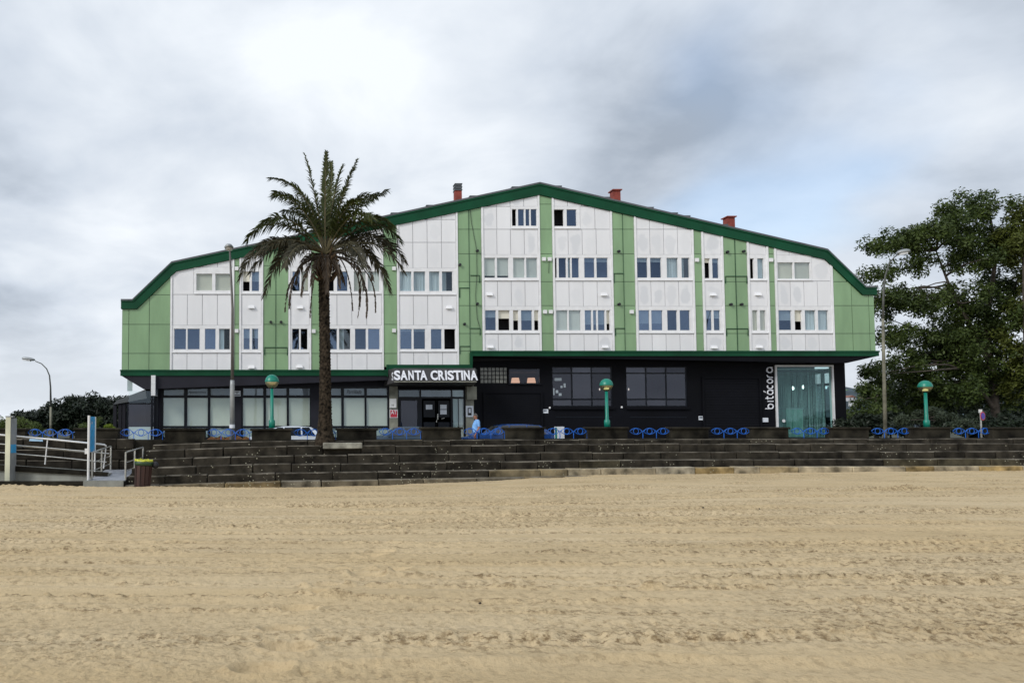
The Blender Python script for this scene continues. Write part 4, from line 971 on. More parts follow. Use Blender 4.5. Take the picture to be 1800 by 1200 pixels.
    bp = N.new('ShaderNodeBump'); bp.inputs['Strength'].default_value = .9; bp.inputs['Distance'].default_value = .02; L.new(n3.outputs[0], bp.inputs['Height']); L.new(bp.outputs[0], b.inputs['Normal'])
    o = np_mesh('sand', v, f, m, True); a_ = o.data.attributes.new('clod_shade', 'FLOAT', 'POINT'); a_.data.foreach_set('value', clod_shade.ravel().astype(np.float32))
    return struct(o)
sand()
def sand_point(px, py, h=1.6):
    p = at(px, py, 1.0); t = h / (EYE - p.z); return Vector((p.x * t, t, EYE - h))
p = sand_point(1722, 1152, 1.60); lt = MB(); rr = random.Random(3)
lt.lathe([(.005, -.02), (.035, 0), (.045, .02), (.03, .045), (.004, .055)], (0, 0, 0), 9); lt.v = [tuple(c * rr.uniform(.75, 1.3) for c in q) for q in lt.v]; lt.v = [tuple(.6 * c for c in q) for q in lt.v]; lt.xf(Matrix.Translation(p))
tag(lt.build('litter', M['paper']), 'crumpled white scrap of paper lying on the sand at lower right', 'litter')
M['debris'] = pmat('dark weed', (.03, .022, .016), .9)
for px, py, s, lab in ((1236, 893, 1.2, 'dark pebble on the far sand left of its neighbour'), (1335, 895, 1.2, 'dark pebble on the far sand right of its neighbour'), (1161, 1150, .5, 'dark pebble on the near sand below the black windows'), (1568, 960, .9, 'dark pebble on the sand below the curved-arm lamp'),
                  (746, 1169, .5, 'dark pebble on the near sand to the right of the footprints'), (844, 1062, .8, 'dark weed clump on the sand midway below the walking man')):
    hh = 1.62 if py > 1000 else 1.78; q = sand_point(px, py, hh); st_ = MB(); st_.lathe([(.004, -.015), (.03, 0), (.028, .015), (.004, .03)], (0, 0, 0), 8)
    st_.v = [tuple(c * rr.uniform(.6, 1.4) * s * .55 for c in w) for w in st_.v]; st_.xf(Matrix.Translation(q + Vector((0, 0, .01)))); tag(st_.build('pebble', M['debris']), lab, 'pebble', 'dark pebbles on the sand')
# ================================================================ lamps
def tall_lamp(px, name, lab, Y, ytop, headpx, kind):
    B = at(px, 770, Y); X = B.x; t = thing(name, lab, 'street lamp', (X, Y, 0)); zt = AZ(ytop, Y)
    s = Y / FPX
    if kind == 'bare':
        MB().tube([(X, Y, 0), (X, Y, 2.9), (X, Y, 3.1)], [.105, .095, .085], 14).build('lower_post', M['steel'], t, True)
        MB().tube([(X, Y, 3.1), (X + .0, Y, zt * .7), (at(404, 445, Y).x, Y, zt - .15)], [.07, .055, .04], 10).build('upper_post', pmat('weathered post', (.12, .115, .11), .6), t, True)
        q = at(402.5, 436, Y - .5)
        MB().tube([(at(404, 445, Y).x, Y, zt - .18), (q.x + .02, Y - .2, q.z + .05), (q.x, Y - .4, q.z + .08)], .03, 8).build('arm', M['steel'], t)
        h = MB().lathe([(.02, -.05), (.17, -.03), (.19, .04), (.12, .13), (.03, .16)], (0, 0, 0), 16); h.xf(Matrix.Translation((q.x, q.y, q.z)) @ Matrix.Diagonal((1, 1.9, 1, 1)))
        hd = h.build('lamp_head', M['steel'], t, True)
        d = MB().lathe([(.03, -.10), (.12, -.07), (.15, -.028)], (0, 0, 0), 14); d.xf(Matrix.Translation((q.x, q.y, q.z)) @ Matrix.Diagonal((1, 1.9, 1, 1))); d.build('diffuser', M['wmetal'], hd, True)
        MB().lathe([(.112, .0), (.112, .14)], (X, Y, AZ(752, Y)), 14).build('sticker', M['paper'], t)
    else:
        pts = [at(x, y, Y) for x, y in kind]
        low = [(B.x, Y, 0), pts[0]]
        rad = [.085, .068, .05, .042, .036, .03, .028, .028][:len(pts) + 1]; k = 3 if len(pts) == 7 else 2
        MB().tube(([(B.x, Y, 0)] + pts)[:k], rad[:k], 12).build('post', pmat('pale weathered post', (.19, .185, .14), .7, .35, 2.5), t, True)
        MB().tube(([(B.x, Y, 0)] + pts)[k - 1:], rad[k - 1:], 10).build('arm', pmat('dark weathered arm', (.085, .09, .085), .7, .3, 2.5), t, True)
        hx, hy, w, rot = headpx; q = at(hx, hy, Y); hw = w * s / 2
        h = MB(); n = 12
        for i in range(n + 1):
            u = -1 + 2 * i / n; r_ = (1 - abs(u) ** 2.5) ** .5
            h.v += [(u * hw, math.cos(2 * math.pi * j / 10) * .17 * r_, math.sin(2 * math.pi * j / 10) * (.12 if math.sin(2 * math.pi * j / 10) > 0 else .09) * r_) for j in range(10)]
        for i in range(n):
            for j in range(10): h.f.append((i * 10 + j, i * 10 + (j + 1) % 10, (i + 1) * 10 + (j + 1) % 10, (i + 1) * 10 + j)); h.m.append(0)
        h.xf(Matrix.Translation(q) @ Matrix.Rotation(R(rot), 4, 'Y')); hd = h.build('lamp_head', M['steel'], t, True)
        d = MB().box(-hw * .75, hw * .35, -.12, .12, -.125, -.06); d.xf(Matrix.Translation(q) @ Matrix.Rotation(R(rot), 4, 'Y')); d.build('diffuser', M['wmetal'], hd)
tall_lamp(408, 'street_lamp', 'tall slim lamp post with two-tone shaft in front of the left green facade', wall_at(408).y + 1.0, 433, None, 'bare')
tall_lamp(1556, 'street_lamp', 'tall pale lamp post with curved arm against the tree at right', wall_at(1556).y + 1.0, 440, (1588, 442.5, 23, -10), [(1553.5, 640), (1552, 560), (1553, 510), (1556, 485), (1563, 463), (1572, 452), (1580, 446)])
tall_lamp(89.5, 'street_lamp', 'slim street lamp with long curved arm against the sky at far left', 47.0, 630, (50, 631, 25, 8), [(89.3, 715), (88.8, 680), (87, 660), (82, 648), (73, 639), (62, 634.5)])
def globe_lamp(labels):
    first = None
    for px, lab in labels:
        P = wall_at(px, .24)
        if first is None:
            t = thing('globe_lamp', lab, 'lamp', (0, 0, 0), 0, 'turquoise globe lamps on the parapet piers', world=False)
            MB().lathe([(.125, 0), (.125, .28), (.085, .33), (.075, .36), (.062, 1.6)], (0, 0, 0), 14).build('post', M['teallamp'], t, True)
            MB().lathe([(.07, 1.56), (.10, 1.60), (.085, 1.64)], (0, 0, 0), 14).build('collar', M['ink'], t)
            r = .27; zc = 1.84
            MB().lathe([(r + .006 if a > 0 else r + .012, zc + r * math.sin(R(a))) if a < 2 else ((r + .006) * math.cos(R(a)), zc + (r + .006) * math.sin(R(a))) for a in (-6, 0, 8, 18, 30, 42, 54, 66, 78, 88)], (0, 0, 0), 24).build('shade', M['teallamp'], t, True)
            MB().lathe([(r * math.cos(R(a)), zc + r * math.sin(R(a))) for a in (-68, -58, -46, -34, -22, -10, -4)], (0, 0, 0), 24).build('globe', M['globe'], t, True)
            MB().lathe([(.06, 1.62), (.10, 1.64), (.10, 1.71), (.03, 1.74)], (0, 0, 0), 14).build('bulb', M['bulb'], t, True)
            first = t
        else:
            t = copy_tree(first); t['label'] = lab
        t.location = (P.x, P.y, 1.165 if px < 600 else 1.19)
M['globe'] = glass('yellowed globe plastic', (.55, .54, .34), (.60, .58, .38), .8, .95, .4); M['bulb'] = emit('lit bulb', (1, .93, .6), 1.3)
globe_lamp([(478, 'turquoise globe lamp on a pier in front of the shop windows left of the palm'), (1067.5, 'turquoise globe lamp on a pier in front of the black windows'), (1629.5, 'turquoise globe lamp on a pier in front of the trees')])
# ---- round no-parking sign on its post, seen almost edge on
P = wall_at(1725, .9); t = thing('no_parking_sign', 'small round red and blue no-parking sign on a thin post by the trees', 'road sign', (P.x, P.y, 0)); Y = P.y
zt = AZ(720, Y); MB().tube([(P.x, Y, 0), (P.x, Y, zt)], .035, 8).build('post', M['inox'], t); MB().box(P.x - .05, P.x + .05, Y - .04, Y + .04, zt - .14, zt + .02).build('cap', M['wmetal'], t)
for nm, r_, mm, o in (('disc', .205, 'red', 0), ('face', .15, 'signblue2', .012)):
    M.setdefault('signblue2', pmat('violet blue sign face', (.06, .03, .42), .4))
    d = MB().lathe([(r_, -.006), (r_, .006)], (0, 0, 0), 28); d.xf(Matrix.Translation((P.x + .055 + o * .3, Y - .05 - o, AZ(731, Y))) @ Matrix.Rotation(R(24), 4, 'Z') @ Matrix.Rotation(R(90), 4, 'X')); d.build(nm, M[mm], t)
P = wall_at(983, 2.0); Y = P.y; t = thing('notice_board', 'white poster board standing behind the railing below the first black window', 'notice', (P.x, Y, 0))
MB().box(at(975, 757, Y).x, at(992, 757, Y).x, Y, Y + .04, .5, AZ(749.5, Y)).build('board', M['paper'], t)
for x in (976.5, 990.5): q = at(x, 757, Y); MB().box(q.x - .025, q.x + .025, Y + .041, Y + .08, 0, AZ(750, Y)).build('leg', M['inox'], t)
MB().box(at(975.6, 757, Y).x, at(979, 757, Y).x, Y - .006, Y, .6, AZ(751, Y)).build('print', M['teallamp'], t)
P = wall_at(401, 1.6); Y = P.y; M['terra'] = pmat('terracotta blocks', (.22, .10, .035), .9, .4, 3, .3)
t = thing('planter', 'low terracotta block planter behind the railing by the tall lamp post', 'planter', (P.x, Y, 0))
for i in range(5):
    a, b_ = at(364 + i * 15.2, 768, Y).x, at(378.5 + i * 15.2, 768, Y).x; zt = .80 + .03 * (i % 2)
    MB().prism([(a, 0), (b_, 0), (b_, zt - .09), ((a + b_) / 2, zt), (a, zt - .1)], Y, Y + .5).build('block', M['terra'], t)

# ================================================================ parked cars
def car(lab, px, Y, paint, Lc=4.1, hgt=1.46, flip=False):
    P = at(px, 760, Y); t = thing('parked_car', lab, 'car', (P.x, Y, -.12), math.pi if flip else 0, 'cars parked behind the parapet', world=False)
    h = Lc / 2; k = hgt / 1.46
    st = [(-h, .35, .62, .62, .70, .60), (-h + .06, .24, .78, .80, .82, .70), (-h + .5, .20, .88, .92, .85, .74), (-h + 1.0, .20, .93, .98, .86, .75), (-h + 1.55, .2, .94, 1.36, .87, .66), (-h + 2.0, .2, .95, 1.45, .87, .64),
          (-h + 2.7, .2, .96, 1.46, .87, .64), (h - .65, .2, .97, 1.40, .86, .64), (h - .22, .22, .98, 1.12, .85, .68), (h - .03, .26, .95, .98, .80, .68), (h, .36, .80, .82, .74, .62)]
    m = MB()
    for x, zl, zb, zr, wb, wr in st:
        m.v += [(x, -wb * .96, zl * k), (x, -wb, (zl + zb) / 2 * k), (x, -wb * .985, zb * k), (x, -wr, (zr - .03) * k), (x, -wr * .8, zr * k), (x, wr * .8, zr * k), (x, wr, (zr - .03) * k), (x, wb * .985, zb * k), (x, wb, (zl + zb) / 2 * k), (x, wb * .96, zl * k)]
    n = 10
    for i in range(len(st) - 1):
        for j in range(n): m.f.append((i * n + j, (i + 1) * n + j, (i + 1) * n + (j + 1) % n, i * n + (j + 1) % n)); m.m.append(0)
    m.f += [tuple(range(n)), tuple(range((len(st) - 1) * n, len(st) * n))[::-1]]; m.m += [0, 0]
    body = m.build('body', paint, t)
    gl = M['carglass']
    for s in (-1, 1):
        for (xa, xb, xc, xd) in ((-h + 1.22, -h + 2.02, -h + 1.98, -h + 1.72), (-h + 2.1, -h + 2.85, -h + 2.83, -h + 2.06), (-h + 2.93, h - .45, h - .75, -h + 2.91)):
            zb, zt_ = .965 * k, 1.385 * k; yb, yt_ = .872 * s, .672 * s
            MB().add([(xa, yb, zb), (xb, yb, zb), (xc, yt_, zt_), (xd, yt_, zt_), (xa, yb - .03 * s, zb), (xb, yb - .03 * s, zb), (xc, yt_ - .03 * s, zt_), (xd, yt_ - .03 * s, zt_)],
                     [(0, 1, 2, 3), (4, 7, 6, 5), (0, 4, 5, 1), (1, 5, 6, 2), (2, 6, 7, 3), (3, 7, 4, 0)]).build('window', gl, t)
        for x in (-h + .78, h - .75):
            w = MB(); w.lathe([(.16, -.10), (.30, -.10), (.31, -.06), (.31, .06), (.30, .10), (.16, .10)], (0, 0, 0), 22); w.xf(Matrix.Translation((x, s * .78, .31)) @ Matrix.Rotation(R(90), 4, 'X'))
            wh = w.build('wheel', M['ink'], t)
            w = MB(); w.lathe([(.17, -.105), (.19, .105)], (0, 0, 0), 16); w.xf(Matrix.Translation((x, s * .78, .31)) @ Matrix.Rotation(R(90), 4, 'X')); w.build('rim', M['inox'], wh)
        MB().box(-h + 1.2, -h + 1.38, s * .88, s * 1.0, .93 * k, 1.05 * k).build('mirror', paint, t)
        MB().box(-h - .005, -h + .12, s * .45 - .16, s * .45 + .16, .60 * k, .72 * k).build('headlight', M['wmetal'], t)
        MB().box(h - .06, h + .012, s * .6 - .1, s * .6 + .1, .72 * k, .92 * k).build('tail_light', M['red'], t)
    zq = lambda a: a * k
    MB().add([(-h + 1.04, -.66, zq(1.0)), (-h + 1.04, .66, zq(1.0)), (-h + 1.53, .58, zq(1.365)), (-h + 1.53, -.58, zq(1.365))], [(0, 3, 2, 1)]).build('windscreen', gl, t)
    return t
def paint(name, col): return pmat(name, col, .22, .03, 1, spec=.7)
M['carglass'] = pmat('car window', (.012, .016, .024), .06, .05, spec=.8)
car('silver parked car seen beside the palm trunk', 498, 37.9, paint('silver car paint', (.62, .68, .76)), 4.0, 1.36)
car('dark blue grey parked car in front of the entrance doors', 700, 37.9, paint('blue grey car paint', (.05, .085, .13)), 3.7, 1.34)
car('bright blue parked car behind the walking man', 891, 37.9, paint('blue car paint', (.008, .06, .24)), 4.2, 1.46)

# ================================================================ the walking man
def person():
    P = wall_at(838, 1.05); P.z = 0
    t = thing('person', 'grey-haired man in light blue T-shirt and jeans walking left behind the railing', 'person', P, 0, world=False)
    V = []; E = []; RR = []
    def chain(pts, start=None):
        last = start
        for x, y, z, r in pts:
            V.append((x, y, z)); RR.append(r); i = len(V) - 1
            if last is not None: E.append((last, i))
            last = i
        return last
    pel = chain([(0, 0, .96, .155)])
    ch = chain([(-.03, 0, 1.10, .165), (-.025, 0, 1.24, .165), (0, 0, 1.38, .15)], pel)
    nk = chain([(-.02, 0, 1.475, .06), (-.035, 0, 1.53, .062)], ch)
    hd = chain([(-.05, 0, 1.60, .085), (-.045, 0, 1.66, .088)], nk)
    for s, ax, kx in ((-1, -.05, -.30), (1, .06, .30)):
        el = chain([(0.01, s * .17, 1.42, .075), (.02, s * .235, 1.30, .058), (.05 + ax * .3, s * .255, 1.13, .045), (ax - .02, s * .26, .98, .036), (ax - .06, s * .255, .88, .028)], ch)
        pm = chain([(ax - .085, s * .25, .82, .035)], el)
        for f in range(4): chain([(ax - .115 + .024 * f, s * .245, .765, .011), (ax - .118 + .022 * f, s * .235, .73 - .008 * (f in (1, 2)), .009), (ax - .108 + .02 * f, s * .225, .70 - .006 * (f in (1, 2)), .008)], pm)
        chain([(ax - .125, s * .225, .80, .012), (ax - .14, s * .215, .765, .010)], pm)
        kn = chain([(kx * .15, s * .10, .86, .105), (kx * .45 - .03, s * .10, .50, .068), (kx * .75 + (.05 if kx > 0 else .0), s * .10, .12, .045), (kx * .8 + (.02 if kx > 0 else -.0), s * .10, .05, .042)], pel)
        chain([(kx * .8 - .16, s * .105, .035, .035)], kn)
    me = bpy.data.meshes.new('body'); me.from_pydata(V, E, []); o = bpy.data.objects.new('body_tmp', me); C.objects.link(o)
    md = o.modifiers.new('skin', 'SKIN'); md.use_smooth_shade = True
    for i, r_ in enumerate(RR): o.data.skin_vertices[0].data[i].radius = (r_, r_ * (1.15 if i in (0, 1, 2, 3) else 1)); o.data.skin_vertices[0].data[i].use_root = (i == 0)
    ss = o.modifiers.new('sub', 'SUBSURF'); ss.levels = 2; ss.render_levels = 2
    dg = bpy.context.evaluated_depsgraph_get(); m2 = bpy.data.meshes.new_from_object(o.evaluated_get(dg)); bpy.data.objects.remove(o)
    # shape the face: brow, nose, chin
    for v in m2.vertices:
        if v.co.z > 1.53:
            f = max(0, -(v.co.x + .06)) / .09
            if abs(v.co.y) < .025 and 1.585 < v.co.z < 1.63: v.co.x -= .03 * f
            if 1.53 < v.co.z < 1.56: v.co.x -= .015 * f
    mats = [pmat('skin', (.36, .16, .10), .55, .1, 8), pmat('light blue T-shirt', (.22, .47, .88), .85, .12, 5, .3, 30), pmat('blue jeans', (.010, .055, .19), .9, .2, 6, .2, 60), M['ink']]
    m2.materials.clear()
    for q in mats: m2.materials.append(q)
    for p in m2.polygons:
        c = p.center; arm = abs(c.y) > .195 and c.z < 1.40
        p.material_index = 0 if c.z > 1.485 or (arm and c.z < 1.20 and c.z > .6) else 1 if c.z > .955 else 3 if c.z < .075 else 2
        p.use_smooth = True
    b = bpy.data.objects.new('body', m2); C.objects.link(b); b.parent = t
    hm = MB()
    for i in range(9):
        for j in range(16):
            th = math.pi * .5 * i / 8; ph = 2 * math.pi * j / 16
            hm.v.append((-.035 + .098 * math.cos(th) * math.cos(ph), .090 * math.cos(th) * math.sin(ph), 1.655 + .098 * math.sin(th) - (.07 * (1 - i / 8) if math.cos(ph) > -.3 else 0)))
    for i in range(8):
        for j in range(16): hm.f.append((i * 16 + j, i * 16 + (j + 1) % 16, (i + 1) * 16 + (j + 1) % 16, (i + 1) * 16 + j)); hm.m.append(0)
    hm.build('hair', pmat('short grey hair', (.10, .09, .085), .9, .3, 30), t, True)
    for s in (-1, 1):
        e = MB().lathe([(.004, -.012), (.022, -.006), (.024, .006), (.008, .012)], (0, 0, 0), 10); e.xf(Matrix.Translation((-.03, s * .086, 1.61)) @ Matrix.Rotation(R(90), 4, 'X') @ Matrix.Diagonal((.8, 1.3, 1, 1))); e.build('ear', mats[0], t, True)
        e = MB().lathe([(.002, -.008), (.010, 0), (.002, .008)], (-.128, s * .033, 1.625), 8); e.build('eye', M['ink'], t, True)
    t.scale = (1.0, 1.0, 1.02)
person()

# ================================================================ ramp, handrails, beach signs and bin at the left
rp = thing('access_ramp', 'stained concrete access ramp with pale landing below the parapet at left', 'ramp', (-8, 28.5, -1))
def Q(x, y, Y): return at(x, y, Y)
fl, fr_, bl, br = Q(156, 843.5, 28.3), Q(220, 843.5, 28.3), Q(199, 825, 30.1), Q(237, 825, 30.1)
MB().hexa([(fl.x, fl.y, -1.4), (fr_.x, fr_.y, -1.4), (br.x, br.y, -1.4), (bl.x - .3, bl.y, -1.4)], [fl, fr_, br, (bl.x - .3, bl.y, bl.z)]).build('landing', pmat('pale ramp paving', (.30, .32, .36), .7, .1, 4), rp)
x0 = -13.0
MB().add([(x0, 28.95, -1.4), (bl.x + .1, 28.95, -1.4), (bl.x + .1, 28.95, -.55), (x0, 28.95, -.16), (x0, 30.4, -1.4), (bl.x + .1, 30.4, -1.4), (bl.x + .1, 30.4, -.55), (x0, 30.4, -.16)],
         [(0, 1, 2, 3), (5, 4, 7, 6), (3, 2, 6, 7), (1, 5, 6, 2), (4, 0, 3, 7)]).build('ramp_body', M['conc'], rp)
MB().add([(x0, 28.88, -.30), (bl.x + .05, 28.88, -.64), (bl.x + .05, 28.88, -.50), (x0, 28.88, -.05), (x0, 29.1, -.30), (bl.x + .05, 29.1, -.64), (bl.x + .05, 29.1, -.50), (x0, 29.1, -.05)],
         [(0, 1, 2, 3), (5, 4, 7, 6), (3, 2, 6, 7), (1, 5, 6, 2), (4, 0, 3, 7), (0, 4, 5, 1)]).build('kerb', M['pierstone'], rp)
MB().box(x0, fr_.x + .05, 27.95, 28.32, -1.4, AZ(846, 28)).build('footing', M['pierstone'], rp)
MB().box(fl.x - .1, fr_.x + .02, 27.9, 28.296, -1.4, AZ(844.6, 28)).build('landing_edge', M['conc'], rp)
hr = thing('ramp_handrail', 'white metal handrail of three bars running down along the ramp', 'handrail', (-8, 29, -.5)); Yh = 29.0
MB().tube([Q(-60, 757.5, Yh), Q(0, 764, Yh), Q(90, 772, Yh), Q(183, 781.2, Yh), Q(187, 784, Yh)], .035, 8).build('top_rail', M['wmetal'], hr, True)
MB().tube([Q(-60, 774.5, Yh), Q(0, 780, Yh), Q(90, 787.5, Yh), Q(192, 797, Yh)], .022, 8).build('mid_rail', M['inox'], hr)
MB().tube([Q(20, 783, Yh + .05), Q(90, 789, Yh + .05), Q(155, 795.5, Yh + .05)], .016, 8).build('mid_rail', M['inox'], hr)
MB().tube([Q(-60, 790, Yh), Q(0, 795, Yh), Q(90, 802.5, Yh), Q(187, 812, Yh)], .022, 8).build('low_rail', M['inox'], hr)
for xt, yt_, xb_, yb_ in ((83.5, 773, 79, 816), (186, 788, 182, 823), (-20, 765, -24, 806)): MB().tube([Q(xt, yt_, Yh + .01), Q(xb_, yb_, Yh + .01)], .025, 8).build('post', M['wmetal'], hr)
def rail(lab, posts, name='landing_rail'):
    t = thing(name, lab, 'handrail', posts[0][2])
    for (xt, yt_, bt, Y, yb_) in [(p[0], p[1], p[2], p[3], p[4]) for p in posts]:
        a = Q(xt, yt_, Y); b_ = Q(xt, yb_, Y); MB().tube([a, (a.x, a.y, b_.z)], .036, 8).build('post', M['inox'], t)
    for o in (0, .38, .68):
        q = [Q(p[0], p[1], p[3]) - Vector((0, 0, o)) for p in posts]; MB().tube(q, .030 if o == 0 else .018, 8).build('rail', M['inox'], t)
rail('stainless rail on the left of the pale landing beside the picture board', [(162, 795, Q(162, 842, 28.4), 28.4, 842), (179, 789, 0, 29.2, 832), (195, 784, 0, 30.0, 825)])
rail('stainless rail on the right of the pale landing next to the litter bin', [(221, 795, Q(221, 843, 28.4), 28.4, 843), (237, 790, 0, 29.2, 834), (251.5, 786, 0, 30.0, 826)])
# information board seen edge-on
Y = 28.45; t = thing('beach_notice_board', 'tall cream beach notice board seen nearly edge-on at far left', 'sign', Q(14, 845, Y)); a = Q(8, 845, Y); b_ = Q(16.8, 845, Y)
M['creamp'] = pmat('aged cream enamel', (.60, .60, .46), .5, .18, 1.5, streak=.4)
zt = AZ(733, Y); MB().box(a.x, b_.x, Y, Y + .06, a.z, zt).build('edge', M['creamp'], t)
MB().hexa([(b_.x, Y + .002, a.z), (b_.x + .06, Y + .5, a.z), (b_.x - .12, Y + .5, a.z), (b_.x - .12, Y + .062, a.z)], [(b_.x, Y + .002, zt - .03), (b_.x + .06, Y + .5, zt - .03), (b_.x - .12, Y + .5, zt - .03), (b_.x - .12, Y + .062, zt - .03)]).build('panel', M['steel'], t)
MB().box(a.x - .01, b_.x + .09, Y - .01, Y + .2, zt + .001, zt + .05).build('cap', M['steel'], t)
z0_, z1_ = AZ(796, Y), AZ(781, Y)
MB().hexa([(b_.x + .012, Y + .05, z0_), (b_.x + .066, Y + .45, z0_), (b_.x + .05, Y + .45, z0_), (b_.x - .0, Y + .05, z0_)], [(b_.x + .012, Y + .05, z1_), (b_.x + .066, Y + .45, z1_), (b_.x + .05, Y + .45, z1_), (b_.x, Y + .05, z1_)]).build('sticker', M['sky2'] if 'sky2' in M else M.setdefault('sky2', pmat('sky blue print', (.05, .32, .62), .5)), t)
# picture board between two white posts
t = thing('picture_board', 'white framed board with a blue beach picture beside the ramp landing', 'sign', Q(155, 843, 28.3)); a, b_ = Q(155, 843, 28.3), Q(166.3, 838, 28.95)
za, zb = AZ(730, 28.3), AZ(732.5, 28.95)
MB().tube([(a.x, a.y, a.z - .2), (a.x, a.y, za)], .045, 10).build('post', M['wmetal'], t); MB().tube([(b_.x, b_.y, b_.z - .2), (b_.x, b_.y, zb)], .03, 10).build('post', M['wmetal'], t)
m = MB(); zl = AZ(794, 28.6); zh = AZ(732, 28.6)
m.hexa([(a.x, a.y, zl), (b_.x, b_.y, zl), (b_.x - .05, b_.y + .04, zl), (a.x - .05, a.y + .04, zl)], [(a.x, a.y, zh), (b_.x, b_.y, zh), (b_.x - .05, b_.y + .04, zh), (a.x - .05, a.y + .04, zh)])
def pic():
    m_ = pmat('blue beach picture', (.03, .30, .62), .5, .2, 6); t_ = m_.node_tree; N = t_.nodes; L = t_.links; bb = N['Principled BSDF']; src = bb.inputs['Base Color'].links[0].from_socket
    tc = N.new('ShaderNodeTexCoord'); mp = N.new('ShaderNodeMapping'); mp.inputs['Scale'].default_value = (1, 1, .5); L.new(tc.outputs['Object'], mp.inputs[0]); nz = N.new('ShaderNodeTexNoise'); nz.inputs['Scale'].default_value = 5; L.new(mp.outputs[0], nz.inputs['Vector'])
    mr = N.new('ShaderNodeMapRange'); mr.inputs[1].default_value = .58; mr.inputs[2].default_value = .66; L.new(nz.outputs[0], mr.inputs[0]); mx = N.new('ShaderNodeMix'); mx.data_type = 'RGBA'; L.new(mr.outputs[0], mx.inputs['Factor']); L.new(src, mx.inputs['A']); mx.inputs['B'].default_value = (.55, .55, .60, 1); L.new(mx.outputs['Result'], bb.inputs['Base Color']); return m_
m.build('picture', pic(), t)
MB().box(a.x - .14, a.x - .05, 28.3, 28.36, AZ(797.5, 28.3), AZ(788, 28.3)).build('bracket', M['wmetal'], t)
# two paint-splashed stones on the retaining wall
for x, y, w, lab in ((63, 773, 24, 'larger pale blue plate on the dark wall above the handrail'), (90, 795, 13, 'smaller pale blue plate on the dark wall between the rails')):
    Yp = wallY(-10) - .22; q = Q(x, y, Yp); k = w * Yp / FPX / 2
    tag(MB().hexa([(q.x - k, Yp, q.z - .04), (q.x + k, Yp, q.z - .06), (q.x + k, Yp + .1, q.z - .06), (q.x - k, Yp + .1, q.z - .04)], [(q.x - k * .9, Yp + .01, q.z + .05), (q.x + k, Yp + .01, q.z + .02), (q.x + k, Yp + .1, q.z + .02), (q.x - k * .9, Yp + .1, q.z + .05)]).build('wall_plate', pmat('pale blue plate', (.35, .55, .75), .5)), lab, 'plate')
# litter bin
Y = 27.75; q = Q(250, 854, Y); M['slat'] = pmat('brown bin slats', (.034, .012, .009), .6, .3, 4, .2, streak=.2, objvar=.25)
t = thing('litter_bin', 'leaning brown slatted litter bin with yellow bag at the foot of the steps', 'bin', (q.x, q.y, -1.0), 0, world=False); t.rotation_euler = (0, R(3), R(8)); t.location.z = -.98
for i in range(12):
    a0 = 2 * math.pi * i / 12; c_, s_ = math.cos(a0), math.sin(a0)
    m = MB(); r0, r1 = .27, .30
    m.box(-.068, .068, -.012, .012, 0, .80)
    m.xf(Matrix.Rotation(a0 + math.pi / 2, 4, 'Z')); m.v = [(x + c_ * (r0 + (r1 - r0) * z / .8), y + s_ * (r0 + (r1 - r0) * z / .8), z) for x, y, z in m.v]; m.build('slat', M['slat'], t)
MB().lathe([(.20, .02), (.255, .04), (.275, .76), (.2, .76)], (0, 0, 0), 20).build('liner', M['ink'], t)
M['bing'] = pmat('dark green bin rim', (.02, .055, .022), .5); M['bag'] = pmat('yellow bin bag', (.50, .52, .03), .45, .25, 8, .4)
MB().lathe([(.30, .81), (.33, .82), (.33, .95), (.28, .97), (.25, .86)], (0, 0, 0), 24).build('rim', M['bing'], t, True)
bg = MB(); n = 40
for i in range(n):
    a0 = 2 * math.pi * i / n; w = .012 * math.sin(a0 * 7) + .01 * math.sin(a0 * 13 + 1)
    bg.v += [((.24 + w) * math.cos(a0), (.24 + w) * math.sin(a0), .90), ((.285 + w) * math.cos(a0), (.285 + w) * math.sin(a0), 1.02 + w), ((.315 + w) * math.cos(a0), (.315 + w) * math.sin(a0), 1.0 + w), ((.325 + w) * math.cos(a0), (.325 + w) * math.sin(a0), .945 + w)]
for i in range(n):
    for j in range(3): bg.f.append((i * 4 + j, i * 4 + j + 1, ((i + 1) % n) * 4 + j + 1, ((i + 1) % n) * 4 + j)); bg.m.append(0)
bg.build('bag', M['bag'], t, True)
hp = MB().lathe([(.02, -.12), (.10, -.09), (.13, 0), (.09, .09), (.02, .13)], (.42, -.05, .84), 12); hp.build('hanging_sack', M['ink'], t, True)
